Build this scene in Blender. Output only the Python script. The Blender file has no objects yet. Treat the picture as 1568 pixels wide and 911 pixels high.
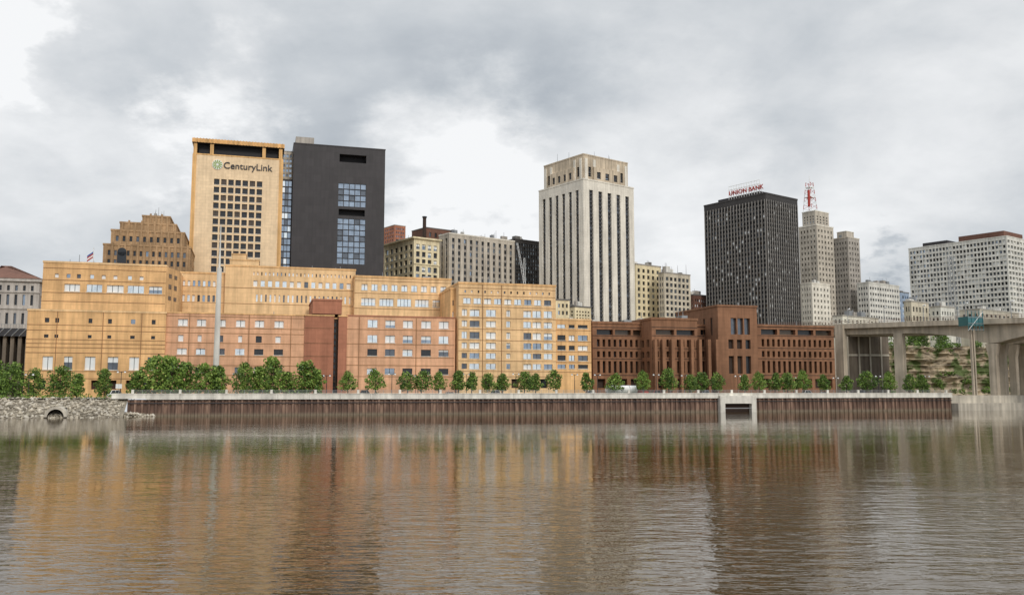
import bpy, math, random
from mathutils import Vector, noise
random.seed(7)
sc=bpy.context.scene
CAMZ=6.0; F=1358.0; PITCH=math.atan(142.5/F)
cp,sp=math.cos(PITCH),math.sin(PITCH)
GZ=4.2
# surveying helper: bearing / elevation read off the photograph
def ray(u,v):
    r=(u-784)/F; up=(455.5-v)/F; den=cp-up*sp
    return r/den,(sp+up*cp)/den

# ------------------------------------------------------------------ materials
def nd(nt,t,**k):
    n=nt.nodes.new(t)
    for a,b in k.items(): setattr(n,a,b)
    return n
MATS={}
def mk(name,col,rough=.85,var=.12,scale=.12,streak=.1,metal=0.0,spec=.3,panel=None,pc=.88,bump=0):
    m=bpy.data.materials.new(name); m.use_nodes=True; nt=m.node_tree
    b=nt.nodes['Principled BSDF']; b.inputs['Roughness'].default_value=rough
    b.inputs['Metallic'].default_value=metal; b.inputs['Specular IOR Level'].default_value=spec
    tc=nd(nt,'ShaderNodeTexCoord'); L=nt.links.new
    rgb=nd(nt,'ShaderNodeRGB'); rgb.outputs[0].default_value=(*col,1)
    cur=rgb.outputs[0]
    def mul(cur,facout):
        s=nd(nt,'ShaderNodeVectorMath',operation='SCALE'); L(cur,s.inputs[0]); L(facout,s.inputs['Scale']); return s.outputs[0]
    def nz(sc_,mp,amp,det=4,rg=.5):
        mpn=nd(nt,'ShaderNodeMapping'); mpn.inputs['Scale'].default_value=mp; L(tc.outputs['Object'],mpn.inputs[0])
        n=nd(nt,'ShaderNodeTexNoise'); n.inputs['Scale'].default_value=sc_; n.inputs['Detail'].default_value=det; n.inputs['Roughness'].default_value=rg
        L(mpn.outputs[0],n.inputs['Vector'])
        r=nd(nt,'ShaderNodeMapRange'); r.inputs[1].default_value=.3; r.inputs[2].default_value=.7
        r.inputs[3].default_value=1-amp; r.inputs[4].default_value=1+amp; L(n.outputs[0],r.inputs[0]); return r.outputs[0]
    if var: cur=mul(cur,nz(scale,(1,1,1),var*1.3,5,.65))
    if streak: cur=mul(cur,nz(1.0,(.9,.9,.06),streak,3))
    if panel:
        sx=nd(nt,'ShaderNodeSeparateXYZ'); L(tc.outputs['Object'],sx.inputs[0])
        ad=nd(nt,'ShaderNodeMath',operation='ADD'); L(sx.outputs[0],ad.inputs[0]); L(sx.outputs[1],ad.inputs[1])
        cx=nd(nt,'ShaderNodeCombineXYZ'); L(ad.outputs[0],cx.inputs[0]); L(sx.outputs[2],cx.inputs[1])
        br=nd(nt,'ShaderNodeTexBrick'); br.inputs['Scale'].default_value=1
        br.inputs['Brick Width'].default_value=panel[0]; br.inputs['Row Height'].default_value=panel[1]
        br.inputs['Mortar Size'].default_value=.05; br.inputs['Color1'].default_value=(1,1,1,1)
        br.inputs['Color2'].default_value=(pc,pc,pc,1); br.inputs['Mortar'].default_value=(pc*.9,)*3+(1,)
        L(cx.outputs[0],br.inputs['Vector'])
        mm=nd(nt,'ShaderNodeVectorMath',operation='MULTIPLY'); L(cur,mm.inputs[0]); L(br.outputs[0],mm.inputs[1]); cur=mm.outputs[0]
    L(cur,b.inputs['Base Color'])
    MATS[name]=m; return m
M={}
def D(k,*a,**kw): M[k]=mk(k,*a,**kw)
D('yellow_brick',(.79,.475,.22),var=.17,streak=.20,panel=(3.0,1.3),pc=.92)
D('yellow_brick_b',(.83,.55,.29),var=.15,streak=.18,panel=(3.0,1.3),pc=.93)
D('pink_brick',(.73,.41,.245),var=.15,streak=.18,panel=(3.0,1.3),pc=.93)
D('red_brick',(.42,.175,.105),var=.14,streak=.14,panel=(2.5,1.2),pc=.92)
D('groove',(.33,.18,.09),var=.1,streak=0)
D('jail_brown',(.27,.135,.075),var=.16,streak=.2,panel=(3,1.2),pc=.9)
D('jail_dark',(.055,.036,.028),var=.1,streak=0)
D('tower_stone',(.86,.65,.42),var=.10,streak=.10,panel=(2.2,1.3),pc=.90)
D('tower_orange',(.72,.43,.18),var=.14,streak=.25)
D('deco_stone',(.43,.275,.15),var=.22,streak=.2,panel=(2,1.1),pc=.86)
D('dark_clad',(.052,.047,.049),rough=.55,var=.1,panel=(3.4,3.4),pc=.82)
D('dark_clad_shade',(.022,.02,.022),rough=.6,var=.08,streak=0)  # darker cladding copy, recess and soffit shade put into its colour
D('limestone',(.78,.72,.62),var=.1,streak=.16,panel=(2,1.2),pc=.94)
D('limestone_top',(.56,.46,.34),var=.18,streak=.28)
D('cream',(.76,.65,.43),var=.12,streak=.2)
D('cream_b',(.58,.51,.40),var=.15,streak=.22)
D('grey_stone',(.37,.335,.295),var=.16,streak=.22)
D('grey_stone_b',(.50,.445,.37),var=.15,streak=.22)
D('bronze',(.055,.05,.048),rough=.5,var=.1,streak=.1,metal=.2)
D('bronze_spandrel',(.16,.15,.14),rough=.5,var=.1,streak=0)
D('fin_bronze',(.30,.28,.26),rough=.5,var=.1,streak=0,metal=.1)
D('white_conc',(.66,.635,.58),var=.12,streak=.2)
D('classical_stone',(.46,.42,.38),var=.12,streak=.2)
D('concrete',(.50,.455,.38),var=.18,streak=.25)
D('concrete_dark',(.17,.14,.11),var=.2,streak=.25)  # dark tone also carries under-bridge shade on the abutment wall
D('bridge_conc',(.47,.40,.31),var=.16,streak=.25)
D('cap_conc',(.70,.67,.60),var=.16,streak=.2,scale=.3)
D('roof',(.16,.15,.14),var=.2,streak=0)
D('roof_brown',(.17,.085,.06),var=.2,streak=.1)
D('white_paint',(.78,.78,.76),rough=.5,var=.04,streak=0)
D('grey_metal',(.32,.33,.34),rough=.45,var=.06,streak=0,metal=.4)
D('dark_metal',(.05,.05,.055),rough=.5,var=.06,streak=0,metal=.3)
D('red_paint',(.42,.05,.035),rough=.45,var=.05,streak=0)
D('blue_paint',(.06,.14,.35),rough=.4,var=.05,streak=0)
D('black_tyre',(.02,.02,.02),rough=.9,var=.05,streak=0)
D('car_white',(.75,.75,.74),rough=.25,var=.02,streak=0,spec=.6)
D('car_silver',(.42,.43,.45),rough=.25,var=.02,streak=0,metal=.6)
D('car_dark',(.035,.04,.05),rough=.2,var=.02,streak=0,spec=.6)
D('asphalt',(.055,.054,.052),var=.15,streak=0)
D('pavement',(.34,.32,.29),var=.12,streak=0)
D('soil',(.11,.10,.06),var=.3,streak=0,scale=.03)
D('grass',(.08,.12,.03),var=.3,streak=0,scale=.2)
D('bark',(.11,.08,.055),var=.2,streak=0)
D('leaf_a',(.115,.195,.033),rough=.6,var=.22,scale=.8,streak=0)
D('leaf_b',(.18,.28,.05),rough=.6,var=.22,scale=.8,streak=0)
D('leaf_c',(.27,.37,.08),rough=.6,var=.2,scale=.8,streak=0)
D('leaf_d',(.055,.10,.022),rough=.6,var=.22,scale=.8,streak=0)
D('rock_a',(.42,.37,.29),var=.25,scale=.6,streak=0)
D('rock_b',(.22,.19,.145),var=.25,scale=.6,streak=0)
D('blind',(.82,.84,.84),rough=.4,var=.05,streak=0,spec=.5)
D('teal_glass',(.09,.24,.26),rough=.2,var=.1,streak=0,metal=.5)
D('spandrel',(.07,.07,.075),rough=.4,var=.08,streak=0)
D('spandrel_l',(.30,.27,.24),rough=.6,var=.08,streak=0)
def glass(name,col,metal,rough=.12):
    M[name]=mk(name,col,rough=rough,var=.22,scale=.35,streak=0,metal=metal,spec=.6)
glass('glass_dark',(.022,.025,.03),0)
glass('glass_mid',(.16,.18,.21),.6)
glass('glass_sky',(.88,.95,1.0),1.0,.2)
glass('glass_blue',(.36,.43,.52),.9)
glass('glass_brown',(.10,.075,.055),.3)

def rust():
    m=bpy.data.materials.new('rusty_sheet_pile'); m.use_nodes=True; nt=m.node_tree; L=nt.links.new
    b=nt.nodes['Principled BSDF']; b.inputs['Roughness'].default_value=.85
    tc=nd(nt,'ShaderNodeTexCoord'); mp=nd(nt,'ShaderNodeMapping'); mp.inputs['Scale'].default_value=(.8,.8,.10); L(tc.outputs['Object'],mp.inputs[0])
    n=nd(nt,'ShaderNodeTexNoise'); n.inputs['Scale'].default_value=1.3; n.inputs['Detail'].default_value=6; L(mp.outputs[0],n.inputs['Vector'])
    cr=nd(nt,'ShaderNodeValToRGB'); e=cr.color_ramp.elements
    e[0].position=.3; e[0].color=(.075,.046,.034,1); e[1].position=.72; e[1].color=(.36,.235,.17,1)
    x=e.new(.5); x.color=(.16,.095,.068,1); L(n.outputs[0],cr.inputs[0])
    sx=nd(nt,'ShaderNodeSeparateXYZ'); L(tc.outputs['Object'],sx.inputs[0])
    r=nd(nt,'ShaderNodeMapRange'); r.inputs[1].default_value=.1; r.inputs[2].default_value=.9; L(sx.outputs[2],r.inputs[0])
    mx=nd(nt,'ShaderNodeMix',data_type='RGBA'); L(r.outputs[0],mx.inputs[0]); mx.inputs[6].default_value=(.21,.17,.12,1); L(cr.outputs[0],mx.inputs[7])
    L(mx.outputs[2],b.inputs['Base Color']); M['rust']=m
rust()
def cliffm():
    m=bpy.data.materials.new('limestone_cliff'); m.use_nodes=True; nt=m.node_tree; L=nt.links.new
    b=nt.nodes['Principled BSDF']; b.inputs['Roughness'].default_value=.9
    tc=nd(nt,'ShaderNodeTexCoord'); mp=nd(nt,'ShaderNodeMapping'); mp.inputs['Scale'].default_value=(.14,.14,.45); L(tc.outputs['Object'],mp.inputs[0])
    n=nd(nt,'ShaderNodeTexNoise'); n.inputs['Scale'].default_value=1.2; n.inputs['Detail'].default_value=7; n.inputs['Roughness'].default_value=.58; L(mp.outputs[0],n.inputs['Vector'])
    cr=nd(nt,'ShaderNodeValToRGB'); e=cr.color_ramp.elements
    e[0].position=.34; e[0].color=(.10,.08,.055,1); e[1].position=.66; e[1].color=(.56,.45,.31,1); e.new(.48).color=(.36,.285,.195,1)
    L(n.outputs[0],cr.inputs[0])
    n2=nd(nt,'ShaderNodeTexNoise'); n2.inputs['Scale'].default_value=.16; n2.inputs['Detail'].default_value=6; L(tc.outputs['Object'],n2.inputs['Vector'])
    r=nd(nt,'ShaderNodeMapRange'); r.inputs[1].default_value=.52; r.inputs[2].default_value=.60; L(n2.outputs[0],r.inputs[0])
    mx=nd(nt,'ShaderNodeMix',data_type='RGBA'); L(r.outputs[0],mx.inputs[0]); L(cr.outputs[0],mx.inputs[6]); mx.inputs[7].default_value=(.09,.12,.035,1)
    L(mx.outputs[2],b.inputs['Base Color']); M['cliff']=m
cliffm()
def waterm():
    m=bpy.data.materials.new('river_water'); m.use_nodes=True; nt=m.node_tree; L=nt.links.new
    b=nt.nodes['Principled BSDF']; b.inputs['Base Color'].default_value=(.066,.040,.011,1)
    b.inputs['Roughness'].default_value=.03; b.inputs['IOR'].default_value=1.4
    tc=nd(nt,'ShaderNodeTexCoord')
    def nz(sc_,mp,rot,det=3,dist=0):
        q=nd(nt,'ShaderNodeMapping'); q.inputs['Scale'].default_value=mp; q.inputs['Rotation'].default_value=(0,0,rot); L(tc.outputs['Object'],q.inputs[0])
        n=nd(nt,'ShaderNodeTexNoise'); n.inputs['Scale'].default_value=sc_; n.inputs['Detail'].default_value=det; n.inputs['Distortion'].default_value=dist
        L(q.outputs[0],n.inputs['Vector']); return n.outputs[0]
    a=nz(2.1,(.42,1,1),.12,3,.3); c=nz(.5,(.45,1,1),-.15,2,.2); w=nz(.022,(.45,1.8,1),.2,4,.6)
    r=nd(nt,'ShaderNodeMapRange'); r.inputs[1].default_value=.36; r.inputs[2].default_value=.64; r.inputs[3].default_value=.35; r.inputs[4].default_value=1.2; L(w,r.inputs[0])
    h1=nd(nt,'ShaderNodeMath',operation='MULTIPLY'); L(a,h1.inputs[0]); h1.inputs[1].default_value=.060
    h2=nd(nt,'ShaderNodeMath',operation='MULTIPLY_ADD'); L(c,h2.inputs[0]); h2.inputs[1].default_value=.09; L(h1.outputs[0],h2.inputs[2])
    h3=nd(nt,'ShaderNodeMath',operation='MULTIPLY'); L(h2.outputs[0],h3.inputs[0]); L(r.outputs[0],h3.inputs[1])
    # mid-stream chop dies down towards the sheltered city wall
    sx=nd(nt,'ShaderNodeSeparateXYZ'); L(tc.outputs['Object'],sx.inputs[0])
    rr=nd(nt,'ShaderNodeMapRange'); rr.inputs[1].default_value=26; rr.inputs[2].default_value=95; rr.inputs[3].default_value=1.0; rr.inputs[4].default_value=.20; L(sx.outputs[1],rr.inputs[0])
    h4=nd(nt,'ShaderNodeMath',operation='MULTIPLY'); L(h3.outputs[0],h4.inputs[0]); L(rr.outputs[0],h4.inputs[1])
    bp=nd(nt,'ShaderNodeBump'); bp.inputs['Strength'].default_value=1; bp.inputs['Distance'].default_value=1.0; L(h4.outputs[0],bp.inputs['Height']); L(bp.outputs[0],b.inputs['Normal'])
    M['water']=m
waterm()

# ------------------------------------------------------------------ mesh helpers
class Part:
    def __init__(s,name): s.name=name; s.v=[]; s.f=[]; s.m=[]; s.ms=[]
    def mi(s,k):
        if k not in s.ms: s.ms.append(k)
        return s.ms.index(k)
    def poly(s,pts,mat):
        n=len(s.v); s.v.extend(pts); s.f.append(tuple(range(n,n+len(pts)))); s.m.append(s.mi(mat))
    def box(s,x0,x1,y0,y1,z0,z1,mat,top=None):
        p=[(x0,y0,z0),(x1,y0,z0),(x1,y1,z0),(x0,y1,z0),(x0,y0,z1),(x1,y0,z1),(x1,y1,z1),(x0,y1,z1)]
        n=len(s.v); s.v.extend(p); k=s.mi(mat); t=s.mi(top) if top else k
        for q,kk in (((0,1,5,4),k),((1,2,6,5),k),((2,3,7,6),k),((3,0,4,7),k),((4,5,6,7),t),((3,2,1,0),k)):
            s.f.append(tuple(n+i for i in q)); s.m.append(kk)
    def tube(s,p0,p1,r0,r1,mat,n=8,cap=True):
        p0=Vector(p0);p1=Vector(p1);d=(p1-p0).normalized()
        a=d.cross(Vector((0,0,1))) if abs(d.z)<.95 else d.cross(Vector((1,0,0)))
        a.normalize(); b=d.cross(a); base=len(s.v); k=s.mi(mat)
        for p,r in ((p0,r0),(p1,r1)):
            for i in range(n):
                t=2*math.pi*i/n; s.v.append(tuple(p+a*math.cos(t)*r+b*math.sin(t)*r))
        for i in range(n):
            j=(i+1)%n; s.f.append((base+i,base+j,base+n+j,base+n+i)); s.m.append(k)
        if cap:
            s.f.append(tuple(base+n+i for i in range(n))); s.m.append(k)
            s.f.append(tuple(base+n-1-i for i in range(n))); s.m.append(k)
    def obj(s,parent=None,name=None,smooth=False):
        me=bpy.data.meshes.new(name or s.name); me.from_pydata(s.v,[],s.f)
        for k in s.ms: me.materials.append(M[k])
        me.polygons.foreach_set('material_index',s.m)
        if smooth: me.polygons.foreach_set('use_smooth',[True]*len(s.f))
        me.update(); o=bpy.data.objects.new(name or s.name,me); sc.collection.objects.link(o)
        if parent: o.parent=parent
        return o
def empty(name,loc=(0,0,0),rz=0):
    e=bpy.data.objects.new(name,None); sc.collection.objects.link(e); e.location=loc; e.rotation_euler=(0,0,rz); e.empty_display_size=.5; return e

def pick(g):
    if isinstance(g,list): return random.choice(g)
    return g
def facade(P,st,ud,Ln,z0,z1,cols,rows,wall,gl,depth=.35,span=None,mull=0,skip=None,sill=None):
    n=(ud[1],-ud[0])
    def pt(a,z,o=0): return (st[0]+ud[0]*a-n[0]*o, st[1]+ud[1]*a-n[1]*o, z)
    def q(a0,a1,c0,c1,o,m): P.poly([pt(a0,c0,o),pt(a1,c0,o),pt(a1,c1,o),pt(a0,c1,o)],m)
    cols=sorted((max(0.02,min(a,b)),min(Ln-.02,max(a,b))) for a,b in cols); cols=[c for c in cols if c[1]>c[0]]
    rows=sorted((min(a,b),max(a,b)) for a,b in rows); rows=[r for r in rows if r[0]>z0 and r[1]<z1]
    if not cols or not rows: q(0,Ln,z0,z1,0,wall); return
    pa=0
    for ci,(a,b) in enumerate(cols):
        if a>pa+1e-4: q(pa,a,z0,z1,0,wall)
        pz=z0
        for ri,(c,d) in enumerate(rows):
            if c>pz+1e-4:
                if span and ri>0:
                    o=depth*.6; q(a,b,pz,c,o,span)
                    for aa in (a,b): P.poly([pt(aa,pz,0),pt(aa,pz,o),pt(aa,c,o),pt(aa,c,0)],wall)
                else: q(a,b,pz,c,0,wall)
            if skip and skip(ci,ri): q(a,b,c,d,0,wall)
            else:
                gm=pick(gl)
                if gm in('glass_sky','glass_blue','glass_mid') and mull and d-c>1.6 and random.random()<.45:
                    # blind pulled part of the way down
                    zz=d-(d-c)*random.uniform(.25,.7); q(a,b,c,zz,depth,gm); q(a,b,zz,d,depth,'blind')
                else: q(a,b,c,d,depth,gm)
                for aa in (a,b): P.poly([pt(aa,c,0),pt(aa,c,depth),pt(aa,d,depth),pt(aa,d,0)],wall)
                if not span:
                    for zz in (c,d): P.poly([pt(a,zz,0),pt(b,zz,0),pt(b,zz,depth),pt(a,zz,depth)],sill or wall)
                if mull:
                    for i in range(1,mull+1):
                        x=a+(b-a)*i/(mull+1); q(x-.06,x+.06,c,d,depth-.06,'dark_metal')
                    if b-a>1.6: # projecting sill
                        P.poly([pt(a-.12,c-.16,-.1),pt(b+.12,c-.16,-.1),pt(b+.12,c-.01,-.1),pt(a-.12,c-.01,-.1)],'cap_conc')
                        P.poly([pt(a-.12,c-.01,-.1),pt(b+.12,c-.01,-.1),pt(b+.12,c-.01,0),pt(a-.12,c-.01,0)],'cap_conc')
                        P.poly([pt(a-.12,c-.16,-.1),pt(b+.12,c-.16,-.1),pt(b+.12,c-.16,0),pt(a-.12,c-.16,0)],'cap_conc')
            pz=d
        q(a,b,pz,z1,0,wall); pa=b
    if pa<Ln-1e-4: q(pa,Ln,z0,z1,0,wall)
def ev(n,a,b,fr=.5):
    p=(b-a)/n; return [(a+p*(i+.5-fr/2),a+p*(i+.5+fr/2)) for i in range(n)]

class Bld:
    def __init__(s,name,u=None,v=None,Y=None,ang=16,xy=None):
        if xy: s.Ox,s.Oy=xy
        else: s.Ox,s.Oy=ray(u,v)[0]*Y,Y
        a=math.radians(ang); s.c,s.d=math.cos(a),math.sin(a)
        s.e=empty(name,(s.Ox,s.Oy,0),a); s.parts={}; s.P=s.part('walls')
    def part(s,n):
        if n not in s.parts: s.parts[n]=Part(n)
        return s.parts[n]
    def X(s,u,v=450,y=0):
        k=ray(u,v)[0]; return (k*(s.Oy+y*s.c)-s.Ox+y*s.d)/(s.c-k*s.d)
    def Yl(s,u,v=450,x=0):
        k=ray(u,v)[0]; return (s.Ox+x*s.c-k*(s.Oy+x*s.d))/(s.d+k*s.c)
    def Z(s,v,x=0,y=0): return CAMZ+ray(784,v)[1]*(s.Oy+x*s.d+y*s.c)
    def rows(s,l,x=0,y=0): return [(s.Z(b,x,y),s.Z(a,x,y)) for a,b in l]
    def colsp(s,l,v=450,y=0): return [(s.X(a,v,y),s.X(b,v,y)) for a,b in l]
    def block(s,x0,x1,y0,y1,z0,z1,wall,F=None,L=None,R=None,cop=None,ch=.5,cd=.15,roof='roof'):
        P=s.P
        def do(spec,st,ud,Ln,tr):
            if not spec: P.poly([(st[0],st[1],z0),(st[0]+ud[0]*Ln,st[1]+ud[1]*Ln,z0),(st[0]+ud[0]*Ln,st[1]+ud[1]*Ln,z1),(st[0],st[1],z1)],wall); return
            if isinstance(spec,dict): spec=[spec]
            lo=z0
            for i,q in enumerate(spec):
                q=dict(q); hi=q.pop('top',z1); w=q.pop('wall',wall); cols=[tr(a,b) for a,b in q.pop('cols')]
                facade(P,st,ud,Ln,lo,hi,cols,q.pop('rows'),w,q.pop('gl','glass_dark'),**q); lo=hi
        do(F,(x0,y0),(1,0),x1-x0,lambda a,b:(a-x0,b-x0))
        do(L,(x0,y1),(0,-1),y1-y0,lambda a,b:(y1-b,y1-a))
        do(R,(x1,y0),(0,1),y1-y0,lambda a,b:(a-y0,b-y0))
        P.poly([(x1,y1,z0),(x0,y1,z0),(x0,y1,z1),(x1,y1,z1)],wall)
        if cop: s.part('coping').box(x0-cd,x1+cd,y0-cd,y1+cd,z1,z1+ch,cop,top=roof)
        else: P.poly([(x0,y0,z1),(x1,y0,z1),(x1,y1,z1),(x0,y1,z1)],roof)
    def band(s,x0,x1,y,zs,mat='groove',h=.16,o=.06):
        for z in zs: s.part('string_courses').box(x0,x1,y-o,y-.002,z,z+h,mat)
    def pipes(s,xs,y,z0,z1):
        for x in xs:
            s.part('downpipes').tube((x,y-.12,z0),(x,y-.12,z1),.09,.09,'groove',6)
    def clutter(s,x0,x1,y0,y1,z,n,hmax=2.5):
        P=s.part('rooftop_units')
        for _ in range(n):
            x=random.uniform(x0,x1);y=random.uniform(y0,y1);w=random.uniform(1,3.5);d=random.uniform(1,3);h=random.uniform(.6,hmax)
            P.box(x-w/2,x+w/2,y-d/2,y+d/2,z,z+h,random.choice(['grey_metal','white_conc','roof','grey_stone']))
            if random.random()<.5: P.tube((x,y,z+h),(x,y,z+h+random.uniform(.5,2.5)),.1,.08,'grey_metal',6)
    def masts(s,x0,x1,y0,y1,z,n,h=8):
        P=s.part('antennas')
        for _ in range(n):
            x=random.uniform(x0,x1);y=random.uniform(y0,y1);P.tube((x,y,z),(x,y,z+h*random.uniform(.4,1)),.13,.06,'grey_metal',5)
    def done(s):
        for p in s.parts.values():
            if p.f: p.obj(s.e)

# frontage frame
W0=(-90.0,209.0); FA=math.radians(16); fc,fd=math.cos(FA),math.sin(FA)
def fr(s,t): return (W0[0]+s*fc-t*fd, W0[1]+s*fd+t*fc)
def fs(u,v,t):
    k=ray(u,v)[0]; return (k*(W0[1]+t*fc)-W0[0]+t*fd)/(fc-k*fd)
def FB(name,u,v,t): return Bld(name,xy=fr(fs(u,v,t),t))

WS=['glass_sky']*6+['blind']*4+['glass_blue','glass_mid']  # white blind panes partly stand in for bright sky reflections
WM=['glass_sky','glass_blue','glass_mid','glass_dark','blind','blind']
WD=['glass_dark']*5+['glass_mid','glass_blue']

# ---- A : left stepped yellow brick building
b=FB('yellow_brick_warehouse',40,520,27)
x1=b.X(253,520); zt=b.Z(478,b.X(150),0)
cl=b.colsp([(65,81),(98,111),(130,146),(165,181),(198,213),(226,240)],550)
sm=b.colsp([(68,75),(84,90),(135,141),(165,171),(200,207),(232,238)],500)
xm=b.X(150)
R=lambda l:b.rows(l,xm)
b.block(0,x1,0,45,GZ,zt,'yellow_brick',F=[
  dict(cols=ev(7,2,x1-2,.45),rows=R([(582,596)]),gl=['jail_dark','glass_dark'],depth=1.2,top=b.Z(576,xm)),
  dict(cols=cl,rows=R([(546,566)]),gl=['blind','glass_mid','glass_dark','glass_sky'],mull=1,top=b.Z(535,xm)),
  dict(cols=sm,rows=R([(513,518),(488,495)]),gl=WD)],cop='yellow_brick_b',ch=.5)
b.band(0,x1,0,[b.Z(v,xm) for v in (499,507,521,527,533,541,569,580)])
b.pipes([b.X(90),b.X(160),b.X(219)],0,GZ,zt)
y2=4; ux0=b.X(65,430,y2); ux1=b.X(254,430,y2); uz=b.Z(405,b.X(150,430,y2),y2); xm=b.X(150,430,y2)
R=lambda l:b.rows(l,xm,y2)
c2=b.colsp([(98,122),(132,156),(163,189),(195,220),(228,248)],450,y2)
c3=b.colsp([(84,90),(102,108),(118,124),(138,144),(156,162),(174,180),(196,202),(214,220)],420,y2)
b.block(ux0,ux1,y2,38,zt+.505,uz,'yellow_brick',F=[
  dict(cols=c2,rows=R([(466,477),(436,447)]),gl=WS,mull=2,top=b.Z(431,xm,y2)),
  dict(cols=c3,rows=R([(421,427)]),gl=WM)],cop='yellow_brick_b')
b.band(ux0,ux1,y2,[b.Z(v,xm,y2) for v in (413,431,450,463)])
# angled return on the right (chamfer)
xr=b.X(275,430,y2+9)
P=b.P
P.poly([(ux1,y2,zt+.5),(xr,y2+9,zt+.5),(xr,y2+9,uz),(ux1,y2,uz)],'yellow_brick')
P.poly([(ux1,y2,uz+.003),(xr,y2+9,uz+.003),(xr,38,uz+.003),(ux1,38,uz+.003)],'roof')
P.poly([(xr,y2+9,zt+.5),(xr,38,zt+.5),(xr,38,uz),(xr,y2+9,uz)],'yellow_brick')
for v0,v1 in ((418,424),(434,441),(452,458)):
    for t0,t1 in ((.2,.4),(.6,.8)):
        q=lambda t,z:(ux1+(xr-ux1)*t+.06,y2+9*t-.06,z)
        za,zb=b.Z(v1,ux1,y2),b.Z(v0,ux1,y2); P.poly([q(t0,za),q(t1,za),q(t1,zb),q(t0,zb)],'glass_mid')
b.clutter(ux0+3,ux1-3,10,30,uz+.5,9,1.6)
b.done()

# ---- B : pink / red middle building
b=FB('brick_printing_plant',253.5,520,28)
def seg(u0,u1,vt,wall,F,y=0,dep=40,cop='yellow_brick',ch=.35):
    a,c=b.X(u0,520,y)+.01,b.X(u1,520,y)-.01; b.block(a,c,y,dep,GZ,vt,wall,F=F,cop=cop,ch=ch)
zt=b.Z(481.5,b.X(360)); xm=b.X(360)
ca=b.colsp([(272,287),(301,315),(331,345),(361,375),(390,404),(420,434)],510)
cs=b.colsp([(273,281),(303,309),(334,342),(365,371),(392,401),(422,430)],510)
seg(253.5,466,zt,'pink_brick',[dict(cols=ca,rows=b.rows([(562,571),(534,543)],xm),gl=['blind','glass_sky','glass_mid','glass_dark'],mull=1,top=b.Z(528,xm)),
   dict(cols=cs,rows=b.rows([(514,524)],xm),gl=['glass_mid','blind','glass_dark'],top=b.Z(505,xm)),
   dict(cols=ca,rows=b.rows([(490,500)],xm),gl=['blind','blind','glass_sky'],mull=1)])
b.band(b.X(254,520),b.X(465,520),0,[b.Z(v,xm) for v in (486,503,511,526,546,560,575)])
b.pipes([b.X(292),b.X(383),b.X(447)],0,GZ,zt)
seg(466,511,b.Z(484,b.X(490)),'red_brick',None,y=-.5)
b.band(b.X(467),b.X(510),-.5,[b.Z(v,b.X(490)) for v in (503,526,546,575)],mat='jail_brown')
b.block(b.X(478,520,0),b.X(523,520,0),1,20,b.Z(480,b.X(490)),b.Z(460,b.X(500)),'red_brick',cop='red_brick')
seg(511,518,b.Z(488,b.X(515)),'jail_dark',dict(cols=[(b.X(512.5),b.X(516.5))],rows=ev(12,GZ+1,b.Z(492,b.X(515)),.7),gl=WD),y=1.0)
seg(518,531,b.Z(485,b.X(525)),'red_brick',None,y=-.5)
xm=b.X(625)
ca=b.colsp([(563,578),(590,605),(617,632),(645,660),(672,687)],510)
seg(531,697,b.Z(486,xm),'pink_brick',[dict(cols=ca,rows=b.rows([(564,573),(535,545)],xm),gl=WM,mull=1,top=b.Z(529,xm)),
   dict(cols=ca,rows=b.rows([(514,525),(491,502)],xm),gl=['blind','blind','glass_sky','glass_sky','glass_blue'],mull=1)],cop='red_brick')
b.band(b.X(531.5),b.X(696),0,[b.Z(v,xm) for v in (506,528,548,560,577)])
b.pipes([b.X(551),b.X(638)],0,GZ,b.Z(487,xm))
b.clutter(b.X(260),b.X(460),8,30,b.Z(482,b.X(300))+.3,8,1.2)
b.done()

# ---- C : upper yellow brick building behind
b=FB('yellow_brick_loft_building',272,440,52)
xm=b.X(400); xe=b.X(543,440); zt=b.Z(417,xm)
b.block(0,b.X(345,430),0,40,GZ,b.Z(419,b.X(300)),'yellow_brick_b',F=dict(cols=ev(8,1,b.X(345,430)-1,.5),rows=b.rows([(452,462),(430,439)],b.X(310)),gl=WM),cop='yellow_brick')
b.block(b.X(345,430)+.01,xe,-2,40,GZ,zt+1.2,'yellow_brick_b',F=[dict(cols=ev(22,b.X(390),xe-1,.35),rows=b.rows([(452,463)],xm),gl=['blind','glass_sky','glass_mid'],top=b.Z(446,xm)),
    dict(cols=ev(14,b.X(385),xe-1,.55),rows=b.rows([(431,440)],xm),gl=WS,top=b.Z(427,xm)),
    dict(cols=ev(26,b.X(385),xe-1,.3),rows=b.rows([(418,423)],xm),gl=WM)],cop='yellow_brick')
b.band(0,xe,-2,[b.Z(v,xm) for v in (443,467)],o=.06)
zz=zt+1.71
for u0,u1,v in ((350,420,404),(352,397,395),(355,377,386)):
    z=b.Z(v,b.X(375)); b.block(b.X(u0,400,6),b.X(u1,400,6),6,16,zz,z,'yellow_brick_b',cop='yellow_brick',ch=.3); zz=z+.301
b.clutter(b.X(430),xe-3,5,30,zt+1.7,8,1.6)
y=-6; xa=b.X(543,440,y); xb=b.X(691,440,y); xm=b.X(620,440,y)
b.block(xa+.01,xb,y,34,GZ,b.Z(427,xm,y),'yellow_brick_b',L=dict(cols=ev(1,y+1,-2.2,.5),rows=b.rows([(455,467),(437,446)],xa,y),gl=WM),
   F=[dict(cols=ev(5,xa+1.5,xb-1,.78),rows=b.rows([(458,469)],xm,y),gl=WS,mull=3,top=b.Z(452,xm,y)),
      dict(cols=ev(9,xa+1.5,xb-1,.6),rows=b.rows([(437,446)],xm,y),gl=WS,mull=1)],cop='yellow_brick',ch=.6)
b.band(xa,xb,y,[b.Z(v,xm,y) for v in (432,451,474)])
b.clutter(xa+3,xb-3,0,25,b.Z(427,xm,y)+.6,9,1.6)
b.done()

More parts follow.
